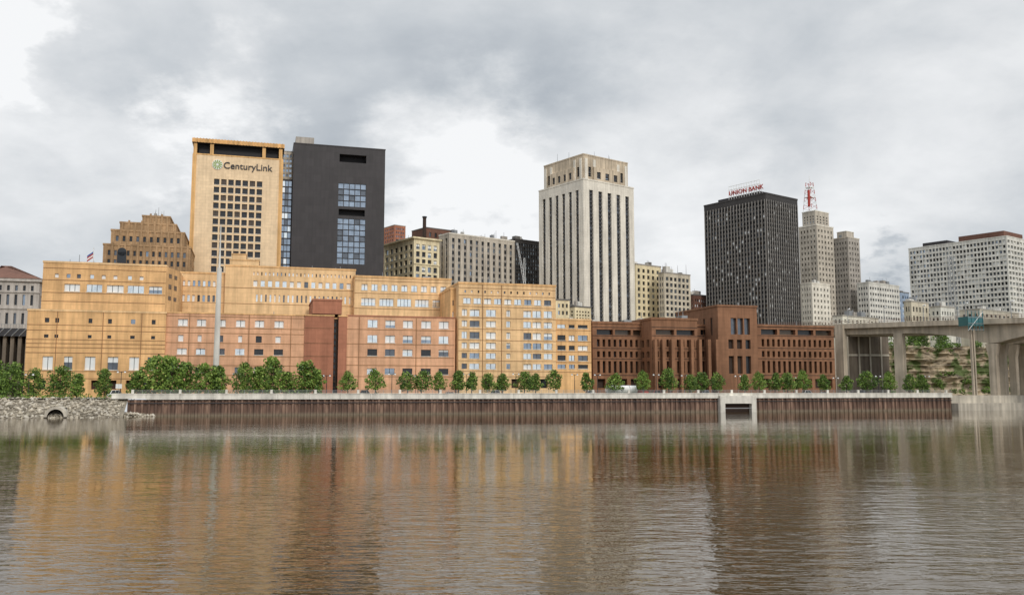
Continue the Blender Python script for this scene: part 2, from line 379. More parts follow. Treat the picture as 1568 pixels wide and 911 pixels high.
# ---- E : right yellow building
b=FB('yellow_brick_office_building',702,500,26)
xe=b.X(851,500); xm=b.X(775); zt=b.Z(437,xm)
cc=[]
for u0,u1 in ((707,716),(719,735),(744,760),(775,782),(781,796),(801,814),(815,829),(832,846)):
    cc.append((b.X(u0+.5),b.X(u1-.5)))
cc=sorted(cc); c2=[]
for a in cc:
    if not c2 or a[0]>c2[-1][1]+.2: c2.append(a)
rw=[(475,485),(492,501),(509,519),(525,534),(541,549),(557,565)]
b.block(0,xe,0,35,GZ,zt,'yellow_brick_b',F=[dict(cols=ev(6,1.5,xe-1.5,.5),rows=b.rows([(580,594)],xm),gl=['jail_dark','glass_dark'],depth=1,top=b.Z(574,xm)),
    dict(cols=c2,rows=b.rows(rw,xm),gl=WS,mull=1,top=b.Z(470,xm)),
    dict(cols=ev(9,1,xe-1,.72),rows=b.rows([(458,466)],xm),gl=WS,mull=1,top=b.Z(454,xm)),
    dict(cols=ev(14,1,xe-1,.25),rows=b.rows([(446,450)],xm),gl=WM)],
    L=dict(cols=ev(3,3,30,.35),rows=b.rows([(458,466)]+rw,0),gl=WM),cop='yellow_brick',ch=.6)
b.band(0,xe,0,[b.Z(v,xm) for v in (443,454,471,488,505,522,538,553,569,577)],h=.14)
b.pipes([b.X(768),b.X(739)],0,GZ,zt)
b.block(b.X(690,450,4),-.01,4,34,GZ,b.Z(441,0),'yellow_brick',F=dict(cols=ev(1,b.X(690,450,4)+.4,-.4,.5),rows=b.rows([(458,466)]+rw,0),gl=WM),cop='yellow_brick')
xf=b.X(907,520); xm=b.X(880)
b.block(xe+.01,xf,1,33,GZ,b.Z(490,xm),'yellow_brick',F=dict(cols=b.colsp([(853.5,866),(871,880),(885,900)],520,1),rows=b.rows([(497,502),(513,521),(529,536),(544,552),(558,564)],xm),gl=WM,mull=1),cop='yellow_brick_b')
b.band(xe+.02,xf,1,[b.Z(v,xm) for v in (506,523,539,555,570)],h=.14)
b.clutter(6,xe-5,6,28,zt+.6,8,1.6); b.clutter(xe+2,xf-2,6,28,b.Z(490,xm)+.5,4,1.5)
b.block(b.X(851,470,14)+.02,b.X(872,470,14),14,28,b.Z(489.5,xm)+.5,b.Z(460,xm,14),'cream',F=dict(cols=ev(3,b.X(853,470,14),b.X(871,470,14),.5),rows=b.rows([(465,471),(476,482)],xm,14),gl=WD),cop='roof')
b.done()

# ---- F : brown jail
b=FB('brown_brick_jail',907.5,520,34)
def jb(u0,u1,y,vt,nc,lt=None,top=True):
    a,c=b.X(u0,520,y),b.X(u1,520,y); xm=(a+c)/2; z=b.Z(vt,xm,y)
    rr=lambda l:b.rows(l,xm,y)
    b.block(a+.01,c,y,45,GZ,z,'jail_brown',F=[
      dict(cols=ev(max(2,nc//2),a+1,c-.6,.68),rows=rr([(580,594)]),gl='jail_dark',depth=1.5,top=b.Z(577,xm,y)),
      dict(cols=ev(nc,a+1,c-.6,.48),rows=rr([(553,571),(538,547),(520,531)]),gl=['jail_dark','jail_dark','glass_brown','glass_dark','glass_mid'],depth=1.2,top=b.Z(516,xm,y)),
      dict(cols=ev(max(2,nc//3),a+1,c-.6,.88),rows=rr([(505,513)]),gl=['glass_dark','glass_brown'],depth=1.4)],
      L=dict(cols=ev(2,y+1,y+9,.5),rows=rr([(553,571),(538,547),(520,531)]),gl='jail_dark',depth=.8),cop='jail_brown',ch=.7,cd=.25)
    b.band(a+.02,c,y,[b.Z(q,xm,y) for q in (502,515,534,550,575)],mat='jail_dark',h=.2,o=.05)
jb(907.5,998,8,496,10); jb(998,1068,0,490,8); jb(1068,1100,9,500,3); jb(1160,1277,5,501,14)
a,c=b.X(1100,520,0),b.X(1160,520,0); xm=(a+c)/2
b.block(a,c,0,30,GZ,b.Z(470,xm),'jail_brown',F=[dict(cols=ev(3,a+3,c-2,.6),rows=b.rows([(545,572),(520,534)],xm),gl=['glass_dark','jail_dark'],depth=1,top=b.Z(516,xm)),
   dict(cols=ev(3,a+4.5,c-2.5,.85),rows=b.rows([(487,512)],xm),gl='glass_mid',depth=1)],
   L=dict(cols=ev(2,2,12,.3),rows=b.rows([(485,512)],a),gl='jail_dark'),cop='jail_brown',ch=.6,cd=.25)
for u in (1004,1016,1030,1044,1060,1072,1086,1098):
    x=b.X(u,560,-1); b.part('piers').box(x-.5,x+.5,-1.6,-.3,GZ,b.Z(520,x,0),'jail_brown')
b.clutter(b.X(1000,500,5),b.X(1060,500,5),8,30,b.Z(490,b.X(1030))+.7,5,1.8)
b.clutter(b.X(1170,500,5),b.X(1270,500,5),12,40,b.Z(501,b.X(1210,500,5),5)+.7,7,1.5)
b.clutter(b.X(910,500,10),b.X(990,500,10),12,40,b.Z(496,b.X(950,500,8),8)+.7,5,1.5)
b.done()

# ---- G : art-deco stepped
b=Bld('art_deco_stone_building',157,400,330,16)
zz=GZ
for i,(u0,u1,v,y,nc) in enumerate(((157,291,378,0,13),(168,281,356,3,10),(181,268,344,6,8),(215,258,333,9,4))):
    a,c=b.X(u0,400,y),b.X(u1,400,y); xm=(a+c)/2; z=b.Z(v,xm,y)
    n=3 if i==0 else 1; vt=v
    b.block(a,c,y,38-y,zz,z,'deco_stone',F=dict(cols=ev(nc,a+1,c-1,.42),rows=b.rows([(v+7+14*j,v+15+14*j) for j in range(n)] ,xm,y),gl=WD,depth=.5),R=dict(cols=ev(6,y+2,36-y,.4),rows=b.rows([(v+7+14*j,v+15+14*j) for j in range(n)] ,xm,y),gl=WD),cop='deco_stone',ch=.7,cd=.2)
    for k in range(nc+1):
        xx=a+1+(c-a-2)*k/nc; b.part('buttresses').box(xx-.35,xx+.35,y-.45,y-.01,zz,z+(1.3 if k%2 else .3),'deco_stone')
    zz=z+.701
b.clutter(b.X(225,333,12),b.X(252,333,12),12,22,zz,3,2)
b.masts(b.X(225,333,12),b.X(252,333,12),12,22,zz,3,5)
xa=b.X(187,385,-.1); za=b.Z(398,xa)
b.part('arched_window').tube((xa,-.2,za+3),(xa,-.55,za+3),1.6,1.6,'glass_dark',20); b.part('arched_window').box(xa-1.6,xa+1.6,-.55,-.2,za-3,za+3,'glass_dark')
fx=b.X(150,400,0)-2; b.part('flagpole').tube((fx,2,GZ),(fx,2,b.Z(378,fx)),.2,.12,'white_paint',6)
fz=b.Z(384,fx)
for i,m in enumerate(['blue_paint','red_paint','white_paint','red_paint']):
    b.part('flag').poly([(fx-.1,2,fz-.6*i),(fx-2.2,2.4,fz-.6*i-1.6),(fx-2.2,2.4,fz-.6*(i+1)-1.6),(fx-.1,2,fz-.6*(i+1))],m)
b.done()

# ---- H : stone office tower with sign
b=Bld('stone_office_tower',293.5,300,360,16)
xe=b.X(431.5,300); xm=xe/2; T=lambda v:b.Z(v,xm)
cols=[]
for i in range(7):
    u0=325.5+i*11.0; cols.append((b.X(u0,340),b.X(u0+8.4,340)))
rws=[(276+12.05*j,284.6+12.05*j) for j in range(12)]
b.block(0,xe,0,30,GZ,T(241),'tower_stone',F=dict(cols=cols,rows=b.rows(rws,xm),gl=['glass_dark']*4+['glass_brown'],depth=.6,mull=1),R=None,cop='tower_orange',ch=.5)
b.block(2.0,xe-2.0,2.5,27,T(241)+.501,T(223),'dark_clad_shade')  # near-black core paints in the shaded depth of the loggia
pp=b.part('crown_piers')
for u in (296,324.5,404.5,430):
    x=b.X(u,230); x=min(max(x,.7),xe-.7); pp.box(x-.7,x+.7,-.1,2.5-.01,T(241)+.502,T(223),'tower_orange'); pp.box(x-.7,x+.7,27.01,30,T(241)+.502,T(223),'tower_orange')
rp=b.part('roof_canopy'); rp.box(-.4,xe+.4,-.5,30.4,T(223)-.15,T(223)-.003,'dark_clad_shade'); rp.box(-.6,xe+.6,-.7,30.6,T(223),T(217),'tower_orange',top='roof')  # thin dark soffit sheet added so the canopy underside reads as shade
for i in range(30):
    x=.2+(xe-.4)*i/29; rp.box(x-.18,x+.18,-.95,-.71,T(222.5),T(216.5),'tower_orange')
# orange weathered edge piers of the shaft
for xa_,xb_ in ((-.25,1.3),(xe-1.3,xe+.25)): b.part('edge_piers').box(xa_,xb_,-.3,-.003,GZ,T(241)-.01,'tower_orange')
cu=bpy.data.curves.new('sign_text','FONT'); cu.body='CenturyLink'; cu.size=3.9; cu.extrude=.15; cu.offset=.02
to=bpy.data.objects.new('sign_lettering',cu); sc.collection.objects.link(to); cu.materials.append(M['dark_metal'])
to.parent=b.e; to.rotation_euler=(math.pi/2,0,0); to.location=(b.X(342,256),-.2,T(259.5)) 
lx,lz=b.X(333,254),T(254.5)
sp_=b.part('sign_emblem'); sp_.tube((lx,-.05,lz),(lx,-.25,lz),2.1,2.1,'white_paint',24)
for i in range(12):
    a=2*math.pi*i/12; c_,s_=math.cos(a),math.sin(a)
    sp_.poly([(lx+.5*c_-.1*s_,-.3,lz+.5*s_+.1*c_),(lx+1.9*c_-.3*s_,-.3,lz+1.9*s_+.3*c_),(lx+1.9*c_+.3*s_,-.3,lz+1.9*s_-.3*c_),(lx+.5*c_+.1*s_,-.3,lz+.5*s_-.1*c_)],'leaf_c')
b.clutter(5,xe-5,6,24,T(217),6,.9)
b.done()

# ---- I+J : link and dark tower
b=Bld('dark_clad_office_tower',448,300,372,16)
xe=b.X(589,300); xm=xe/2; T=lambda v:b.Z(v,xm)
gx=ev(5,b.X(517,330),b.X(560,330),.9)
zr=lambda a,c,n,f=.9: ev(n,T(c),T(a),f)
b.block(0.01,xe,0,34,GZ,T(225.5),'dark_clad',F=[
  dict(cols=gx,rows=zr(334,404,8),gl=['glass_blue']*3+['glass_mid'],depth=.5,top=T(330)),
  dict(cols=[(gx[0][0]+.3,gx[-1][1]-.3)],rows=[(T(329.9),T(320)),],gl='dark_clad_shade',depth=3,top=T(317)),
  dict(cols=gx,rows=zr(280,316,4),gl=['glass_blue']*3+['glass_mid'],depth=.5,top=T(270)),
  dict(cols=[(b.X(520,240),b.X(561,240))],rows=[(T(248),T(236))],gl='dark_clad_shade',depth=4)],cop='dark_clad')
b.part('penthouse').box(b.X(453,215,8),b.X(481,215,8),8,20,T(225)+.5,b.Z(209,0,8),'grey_stone',top='roof')
xl=b.X(430.5,300,4)
b.block(xl,0,4,24,GZ,b.Z(275,0,4),'dark_clad',F=dict(cols=ev(3,xl+.2,-.3,.85),rows=ev(22,GZ+30,b.Z(277,0,4),.82),gl=['glass_blue']*2+['glass_sky','glass_mid'],depth=.2))
b.block(b.X(432,240,8),-.02,8,22,b.Z(275,0,4)+.01,b.Z(233,0,8),'grey_stone_b',F=dict(cols=ev(3,b.X(433,240,8),-.3,.7),rows=ev(5,b.Z(273,0,8),b.Z(236,0,8),.6),gl=['glass_blue','glass_mid']),cop='grey_metal',ch=.3)
b.done()

b=Bld('brick_apartment_tower',604,345,650,37)
b.block(0,b.X(621,350),0,b.Yl(588,350),GZ,b.Z(345),'red_brick',F=dict(cols=ev(5,1,b.X(621,350)-1,.6),rows=ev(22,GZ+60,b.Z(347),.5),gl=['glass_blue','glass_mid']),L=dict(cols=ev(5,1,b.Yl(588,350)-1,.6),rows=ev(22,GZ+60,b.Z(347),.5),gl=['glass_blue','glass_mid']),cop='grey_stone')
b.done()

def corner(name,uc,vc,Y,ul,ur,wall,nl,nf,rl,gl,fr_=.5,span=None,cop=None,depth=.4,vbot=None,rf=.55,ang=37,mull=0,z0=GZ,ch=.6,n=4,hm=2.5):
    b=Bld(name,uc,vc,Y,ang); W=b.X(ur,vc+8); Dp=b.Yl(ul,vc+8); zt=b.Z(vc); zb=b.Z(vbot) if vbot else GZ+3
    rows=ev(rl,zb,zt-1.2,rf)
    b.block(0,W,0,Dp,z0,zt,wall,F=dict(cols=ev(nf,.6,W-.6,fr_),rows=rows,gl=gl,span=span,depth=depth,mull=mull),L=dict(cols=ev(nl,.6,Dp-.6,fr_),rows=rows,gl=gl,span=span,depth=depth,mull=mull),cop=cop or wall,ch=ch)
    if n: b.clutter(3,max(4,W-3),3,max(4,Dp-3),zt+ch,n,hm)
    b.W,b.D,b.zt=W,Dp,zt; return b
b=corner('cream_commercial_block',634,367,395,588,673,'cream',6,4,6,WD,.62,vbot=440,rf=.68,cop='cream',depth=.5,mull=1)
b.part('cornice').box(-.9,b.W+.9,-.9,b.D+.9,b.zt+.61,b.zt+1.3,'cream',top='roof'); b.band(0,b.W,0,[b.Z(404)],mat='cream',h=.6,o=.4)
b.done()
b=Bld('rooftop_chimney_block',652,345,450,37)
b.block(0,b.X(699,350),0,14,GZ,b.Z(349),'roof_brown',F=dict(cols=ev(5,1,b.X(699,350)-1,.4),rows=[(b.Z(362),b.Z(355))],gl=WD),cop='roof')
b.part('chimney').tube((-.8,0,GZ),(-.8,0,b.Z(334)),1.1,.9,'jail_dark',12); b.part('chimney').tube((-.8,0,b.Z(334)),(-.8,0,b.Z(332)),1.2,1.2,'dark_metal',12)
b.done()
b=corner('grey_stone_office_block',688,358,405,672,788,'grey_stone_b',2,11,8,WD,.45,span='spandrel_l',vbot=440,rf=.6,cop='limestone',depth=.6,n=8)
b.masts(2,b.W-2,2,b.D-2,b.zt+.6,4,5); b.done()
b=corner('dark_glass_office_block',788,367,438,770,828,'bronze',3,10,12,['glass_mid','glass_dark','glass_blue'],.7,vbot=440,rf=.7,cop='bronze',n=3); b.done()
def lattice(P,p0,p1,w,mat,n=10,r=.08,mat2=None):
    p0=Vector(p0);p1=Vector(p1);d=(p1-p0);a=d.cross(Vector((0,0,1))) if abs(d.normalized().z)<.9 else d.cross(Vector((0,1,0))); a.normalize();bb=d.normalized().cross(a)
    cs=[(a+bb)*w/2,(a-bb)*w/2,(-a-bb)*w/2,(-a+bb)*w/2]
    for i in range(n):
        t0,t1=i/n,(i+1)/n; mm=mat2 if (mat2 and i%2) else mat
        for j in range(4):
            P.tube(p0+d*t0+cs[j]*(1-.5*t0),p0+d*t1+cs[j]*(1-.5*t1),r,r,mm,4,False)
            P.tube(p0+d*t0+cs[j]*(1-.5*t0),p0+d*t1+cs[(j+1)%4]*(1-.5*t1),r*.6,r*.6,mm,3,False)
def crane(name,u,vb,vt,u2,v2,Y,mat):
    e=empty(name,(ray(u,vb)[0]*Y,Y,0)); P=Part('lattice_boom')
    zb=CAMZ+ray(u,vb)[1]*Y; zt=CAMZ+ray(u,vt)[1]*Y; x2=ray(u2,v2)[0]*Y-e.location.x; z2=CAMZ+ray(u2,v2)[1]*Y
    lattice(P,(0,0,zb),(0,0,zt),1.1,mat,14,.06); lattice(P,(0,0,zb+1),(x2,0,z2),.9,mat,12,.06)
    P.tube((0,0,zt),(x2,0,z2),.05,.05,'dark_metal',3,False); P.obj(e)
    Q=Part('cab'); Q.box(-2,2,-1.5,1.5,zb-3,zb,mat); Q.tube((0,0,GZ),(0,0,zb-3),.8,.8,'grey_metal',8); Q.obj(e)
crane('lattice_crane',803,436,395,792,372,380,'white_paint')

# ---- M : limestone skyscraper
b=Bld('limestone_skyscraper',893,237,400,37)
W=b.X(961,253); Dp=b.Yl(833,258); zc=b.Z(237); zs=b.Z(276)
ex=2.6
rws=ev(34,b.Z(500),zs-4,.6)
g=['glass_dark']*4+['glass_mid']
b.block(-1.2,W+ex,-1.2,Dp+ex,GZ,zs,'limestone',F=dict(cols=ev(5,.8,W+ex-1.5,.42),rows=rws,gl=g,span='spandrel',depth=.9),L=dict(cols=ev(6,.8,Dp+ex-1.5,.46),rows=rws,gl=g,span='spandrel',depth=.9),cop='limestone',ch=.6)
rws=ev(5,zs+2,zc-5,.62)
b.block(0,W,0,Dp,zs+.601,zc,'limestone_top',F=dict(cols=ev(5,1.5,W-1.5,.36),rows=rws,gl=WD,span='spandrel',depth=.8),L=dict(cols=ev(6,1.5,Dp-1.5,.38),rows=rws,gl=WD,span='spandrel',depth=.8),cop='limestone_top',ch=.6)
b.block(W*.2,W*.8,-.9,-.02,zs+.61,zc-5,'limestone_top',F=dict(cols=ev(3,W*.22,W*.78,.45),rows=ev(5,zs+1.5,zc-7,.62),gl=WD,span='spandrel',depth=.5),roof='limestone')
b.block(-.9,-.02,Dp*.2,Dp*.8,zs+.61,zc-5,'limestone_top',L=dict(cols=ev(4,Dp*.22,Dp*.78,.45),rows=ev(5,zs+1.5,zc-7,.62),gl=WD,span='spandrel',depth=.5),roof='limestone')
pl=b.part('pilasters')
for i in (0,1,4,5):
    x=1.5+(W-3)*i/5; pl.box(x-.8,x+.8,-.45,-.01,zs+.61,zc-1.5,'limestone')
for i in (0,1,5,6):
    y=1.5+(Dp-3)*i/6; pl.box(-.45,-.01,y-.7,y+.7,zs+.61,zc-1.5,'limestone')
b.part('mid_step').box(5,W-5,5,Dp-5,zc+.61,zc+2.2,'limestone_top',top='roof')
b.masts(2,W-2,2,Dp-2,zc+.6,9,7)
b.done()

b=corner('cream_office_block',973,405,430,955,1012,'cream',3,5,9,WD,.5,vbot=495,rf=.6,cop='grey_stone',depth=.5); b.done()
b=corner('tan_terminal_building',1017,418,425,1008,1057,'cream_b',2,6,8,['glass_dark','glass_mid','glass_blue'],.62,vbot=495,rf=.6,cop='grey_stone',n=7,hm=4); b.masts(1,b.W-1,1,b.D-1,b.zt,5,6); b.done()
b=corner('low_brick_building',1062,452,450,1054,1084,'roof_brown',2,6,5,WM,.6,vbot=495,cop='roof'); b.done()
b=corner('low_grey_building',880,470,380,853,905,'cream',4,5,4,WD,.5,vbot=495,cop='roof'); b.done()

# ---- P : dark tower
b=Bld('bronze_glass_tower',1172,297,420,37)
W=b.X(1221,308); Dp=b.Yl(1078,318); zt=b.Z(297)
rws=ev(27,b.Z(492),zt-3,.62)
g=['glass_dark']*7+['glass_brown','glass_mid','glass_mid','blind']
b.block(0,W,0,Dp,GZ,zt,'bronze',F=dict(cols=ev(14,.5,W-.5,.62),rows=rws,gl=g,span='bronze_spandrel',depth=.4),L=dict(cols=ev(20,.5,Dp-.5,.62),rows=rws,gl=g,span='bronze_spandrel',depth=.4),cop='bronze',ch=.8)
mu=b.part('mullion_fins')
for i in range(15):
    x=.5+(W-1)*i/14; mu.box(x-.14,x+.14,-.35,-.01,GZ,zt-2.5,'fin_bronze')
for i in range(21):
    y=.5+(Dp-1)*i/20; mu.box(-.35,-.01,y-.14,y+.14,GZ,zt-2.5,'fin_bronze')
b.part('roof_penthouse').box(4,W-6,6,Dp-6,zt+.8,zt+3,'dark_clad',top='roof')
sg=b.part('sign_frame'); ya=b.Yl(1116,290,1.5); yb=b.Yl(1163,282,1.5)
zlo=b.Z(298,1.5,(ya+yb)/2); zhi=b.Z(281,1.5,(ya+yb)/2)
for i in range(13):
    y=ya+(yb-ya)*i/12; sg.tube((1.5,y,zt+.8),(1.5,y,zhi),.12,.12,'white_paint',4); sg.tube((4,y,zt+.8),(1.5,y,zhi-1),.1,.1,'white_paint',4)
for k_ in range(4):
    z=zlo+(zhi-zlo)*k_/3; sg.tube((1.5,ya,z),(1.5,yb,z),.12,.12,'white_paint',4)
cu=bpy.data.curves.new('rooftop_sign_text','FONT'); cu.body='UNION BANK'; cu.size=3.2; cu.extrude=.15; cu.offset=.04
to=bpy.data.objects.new('rooftop_sign_lettering',cu); sc.collection.objects.link(to); cu.materials.append(M['red_paint'])
to.parent=b.e; to.rotation_euler=(math.pi/2,0,-math.pi/2); to.location=(1.2,ya-.2,zlo+.8); cu.space_character=1.06
b.done()

# ---- Q : stepped bank building
b=corner('stepped_bank_tower',1250,345,470,1223,1276,'grey_stone_b',5,5,18,WD,.42,vbot=500,rf=.5,cop='limestone',depth=.6,n=0)
z0=b.zt+.61; zc=b.Z(322)
b.block(1.5,b.W-1.5,1.5,b.D-1.5,z0,zc,'grey_stone_b',F=dict(cols=ev(4,2,b.W-2,.4),rows=ev(3,z0+1,zc-2,.55),gl=WD),L=dict(cols=ev(4,2,b.D-2,.4),rows=ev(3,z0+1,zc-2,.55),gl=WD),cop='limestone')
m=b.part('antenna_mast'); cx,cy=b.X(1240,300,b.D/2),b.D/2
cx=max(3,min(b.W-3,cx))
zt2=b.Z(280,cx,cy)
lattice(m,(cx,cy,zc),(cx,cy,zt2),5.4,'white_paint',8,.17,'red_paint'); m.tube((cx,cy,zt2),(cx,cy,zt2+4),.2,.1,'white_paint',5)
m.box(cx-1.8,cx+1.8,cy-1.8,cy+1.8,zc+8,zc+8.5,'white_paint'); m.box(cx-1.6,cx+1.6,cy-1.6,cy+1.6,zc+13.5,zc+14,'white_paint')
m.tube((cx-2.4,cy-1,zc+3),(cx-2.4,cy-1,zc+12),.7,.7,'red_paint',8)
b.done()
b=corner('stone_office_wing',1298,364,480,1274,1316,'grey_stone',5,4,16,WD,.42,vbot=500,rf=.5,cop='grey_stone_b',depth=.6,n=3)
b.block(2,b.W-2,2,b.D-2,b.zt+.605,b.zt+4,'grey_stone_b',cop='limestone',ch=.3); b.done()
b=corner('low_stone_annex',1243,434,430,1225,1271,'limestone',4,5,7,WD,.42,vbot=500,rf=.5,cop='limestone',depth=.5,n=3); b.done()
b=corner('white_parking_building',1330,433,470,1312,1377,'white_conc',4,12,7,['glass_dark','glass_mid'],.6,vbot=498,rf=.45,cop='white_conc',n=5); b.done()
b=corner('glass_pavilion',1380,448,560,1372,1392,'glass_blue',2,3,6,WM,.6,vbot=500,cop='roof',n=1); b.done()

# ---- S : slab apartment tower
b=Bld('slab_apartment_tower',1541,362,470,37)
W=b.X(1580,372); Dp=b.Yl(1391,383); zt=b.Z(362)
rws=ev(14,b.Z(478),zt-1,.58)
g=['glass_dark','glass_mid','glass_mid','glass_blue','blind']
b.block(0,W,0,Dp,GZ,zt,'white_conc',F=dict(cols=ev(8,.5,W-.5,.68),rows=rws,gl=g,depth=.8),L=dict(cols=ev(28,.5,Dp-.5,.72),rows=rws,gl=g,depth=.8),cop='white_conc',ch=.5)
b.part('penthouse').box(4,W-4,3,Dp*.5,zt+.5,zt+4,'roof_brown',top='roof'); b.part('penthouse').box(4,W-4,Dp*.62,Dp*.88,zt+.5,zt+3,'dark_clad',top='roof')
b.done()

# ---- left classical building
b=Bld('classical_stone_building',-60,430,300,16)
xe=b.X(61,430); zt=b.Z(432,xe)
b.block(0,xe,0,26,GZ,zt,'classical_stone',F=dict(cols=ev(9,1,xe-1,.35),rows=b.rows([(480,497),(452,468),(438,446)],xe),gl=WD,depth=.6),R=dict(cols=ev(5,1,25,.35),rows=b.rows([(480,497),(452,468)],xe),gl=WD),cop='classical_stone',ch=1.0,cd=.8)
for z in (b.Z(474,xe),b.Z(449,xe)): b.part('belt_courses').box(-.2,xe+.2,-.35,-.003,z,z+.5,'classical_stone')
r=b.part('hip_roof'); z=zt+1.01; h=b.Z(404,b.X(0,404,8),8)
xr=b.X(2,404,13)
r.poly([(-1,-1,z),(xe+1,-1,z),(xr,13,h),(12,13,h)],'roof_brown'); r.poly([(xe+1,-1,z),(xe+1,27,z),(xr,13,h)],'roof_brown'); r.poly([(xe+1,27,z),(-1,27,z),(12,13,h),(xr,13,h)],'roof_brown'); r.poly([(-1,27,z),(-1,-1,z),(12,13,h)],'roof_brown')
b.done()
b=Bld('railway_viaduct',-60,540,262,16)
xe=b.X(45,540)
P=b.P; P.box(0,xe,0,8,b.Z(515,xe),b.Z(503,xe),'dark_metal',top='roof')
for i in range(9):
    x=1+i*(xe-2)/8; P.box(x-.5,x+.5,1,7,GZ,b.Z(515,xe)-.003,'concrete_dark')
    if i<8:
        xx=x+(xe-2)/8; P.tube((x,-.1,b.Z(515,xe)),(xx,-.1,b.Z(503,xe)),.15,.15,'grey_metal',4)
P.box(0,xe,8.2,9,GZ,b.Z(512,xe),'concrete_dark')
for k in range(24): P.tube((xe*k/23,.2,b.Z(503,xe)),(xe*k/23,.2,b.Z(503,xe)+1.2),.05,.05,'grey_metal',4)
P.box(0,xe,.15,.25,b.Z(503,xe)+1.2,b.Z(503,xe)+1.3,'grey_metal')
b.done()

# ------------------------------------------------------------------ ground, road, water, wall
def sheet(name,pts,mat):
    p=Part(name); p.poly(pts,mat); return p.obj()
def S3(s,t,z): x,y=fr(s,t); return (x,y,z)
g=Part('ground'); g.poly([S3(-4000,.6,GZ),S3(4000,.6,GZ),S3(4000,7000,GZ),S3(-4000,7000,GZ)],'soil'); g.obj()
sheet('riverbed',[S3(-4000,-600,-6),S3(4000,-600,-6),S3(4000,60,-6),S3(-4000,60,-6)],'soil')
sheet('river_water',[S3(-4000,-500,0),S3(4000,-500,0),S3(4000,.5,0),S3(-4000,.5,0)],'water')
sheet('riverside_grass',[S3(-300,4,GZ+.008),S3(420,4,GZ+.008),S3(420,26,GZ+.008),S3(-300,26,GZ+.008)],'grass')
sheet('riverside_path',[S3(-300,.8,GZ+.012),S3(420,.8,GZ+.012),S3(420,3.9,GZ+.012),S3(-300,3.9,GZ+.012)],'pavement')
sheet('road',[S3(-300,8,GZ+.016),S3(420,8,GZ+.016),S3(420,21,GZ+.016),S3(-300,21,GZ+.016)],'asphalt')
p=Part('lane_markings')
for i in range(90): s=-300+i*8; p.poly([S3(s,14.4,GZ+.022),S3(s+3,14.4,GZ+.022),S3(s+3,14.55,GZ+.022),S3(s,14.55,GZ+.022)],'white_paint')
p.obj()
k=Part('kerb'); k.box(-300,420,7.75,7.98,GZ,GZ+.13,'cap_conc'); k.box(-300,420,21.02,21.25,GZ,GZ+.13,'cap_conc'); o=k.obj(); o.location=(*W0,0); o.rotation_euler=(0,0,FA)

SR=fs(1458,620,0)
wallE=empty('river_flood_wall',(*W0,0),FA)
s_o0,s_o1=fs(1100,620,0),fs(1155,620,0)
p=Part('sheet_piling'); per=1.5
def piling(a,c):
    s=a; pts=[]
    while s<c:
        for q,o_ in ((0,0),(.45,0),(.62,.38),(1.33,.38)):
            pts.append((min(s+q,c),o_))
        s+=per
    pts.append((c,0))
    for (a0,o0),(a1,o1) in zip(pts,pts[1:]):
        if a1-a0>1e-5: p.poly([(a0,o0,-4),(a1,o1,-4),(a1,o1,3.9),(a0,o0,3.9)],'rust')
piling(0,s_o0); piling(s_o1,SR); p.obj(wallE)
p=Part('concrete_cap')
s=-3.5
while s<SR-.1:
    e_=min(s+7.5,SR)
    p.box(s+.03,e_-.03,-.28,.7,3.9 if s>0 else 4.1,5.15,'cap_conc'); s+=7.5
p.box(-3.5,SR,-.40,.75,5.153,5.36,'cap_conc'); p.obj(wallE)
p=Part('wale_beam'); p.box(0,s_o0-.1,-.12,-.01,2.95,3.15,'dark_metal'); p.box(s_o1+.1,SR,-.12,-.01,2.95,3.15,'dark_metal'); p.obj(wallE)
p=Part('outfall_chamber')
p.box(s_o0,s_o0+1.5,-1.2,.6,-4,4.6,'cap_conc'); p.box(s_o1-1.5,s_o1,-1.2,.6,-4,4.6,'cap_conc')
p.box(s_o0+1.5,s_o1-1.5,-1.2,.6,2.4,4.6,'cap_conc'); p.box(s_o0+1.5,s_o1-1.5,.3,.55,-4,2.4,'jail_dark'); p.box(s_o0+1.5,s_o1-1.5,-1.0,-.8,1.0,1.2,'grey_metal'); p.obj(wallE)  # dark back panel stands in for shade inside the opening
p=Part('railing')
i=0; s=1
while s<SR:
    big=i%5==0
    if big: p.box(s-.28,s+.28,.0,.5,5.36,6.25,'cap_conc')
    else: p.tube((s,.25,5.36),(s,.25,6.15),.045,.045,'grey_metal',5)
    s+=2.1; i+=1
for z in (5.65,5.9,6.15): p.box(1,SR,.22,.28,z-.025,z+.025,'grey_metal')
p.obj(wallE)
p=Part('lower_wall'); p.box(SR+.02,SR+260,.3,1.2,-4,4.6,'concrete'); p.box(SR+.02,SR+260,-2.5,.29,-4,2.2,'concrete'); p.obj(wallE)

# riprap bank left
rp=Part('riprap_bank')
nx,ny=150,14
def bank(s,q):
    t=-9+q*10.5; z=-1.2+q*5.5+noise.noise(Vector((s*.5,t*.5,0)))*.35; return (s,t,z)
for i in range(nx):
    for j in range(ny):
        s0,s1=-150+i*1.0,-149+i*1.0; q0,q1=j/ny,(j+1)/ny
        rp.poly([bank(s0,q0),bank(s1,q0),bank(s1,q1),bank(s0,q1)],'rock_b')
ico=[(0,0,1),(.9,0,.3),(.28,.85,.3),(-.72,.53,.3),(-.72,-.53,.3),(.28,-.85,.3),(.72,.53,-.4),(-.28,.85,-.4),(-.9,0,-.4),(-.28,-.85,-.4),(.72,-.53,-.4)]
icf=[(0,1,2),(0,2,3),(0,3,4),(0,4,5),(0,5,1),(1,6,2),(2,6,7),(2,7,3),(3,7,8),(3,8,4),(4,8,9),(4,9,5),(5,9,10),(5,10,1),(1,10,6)]
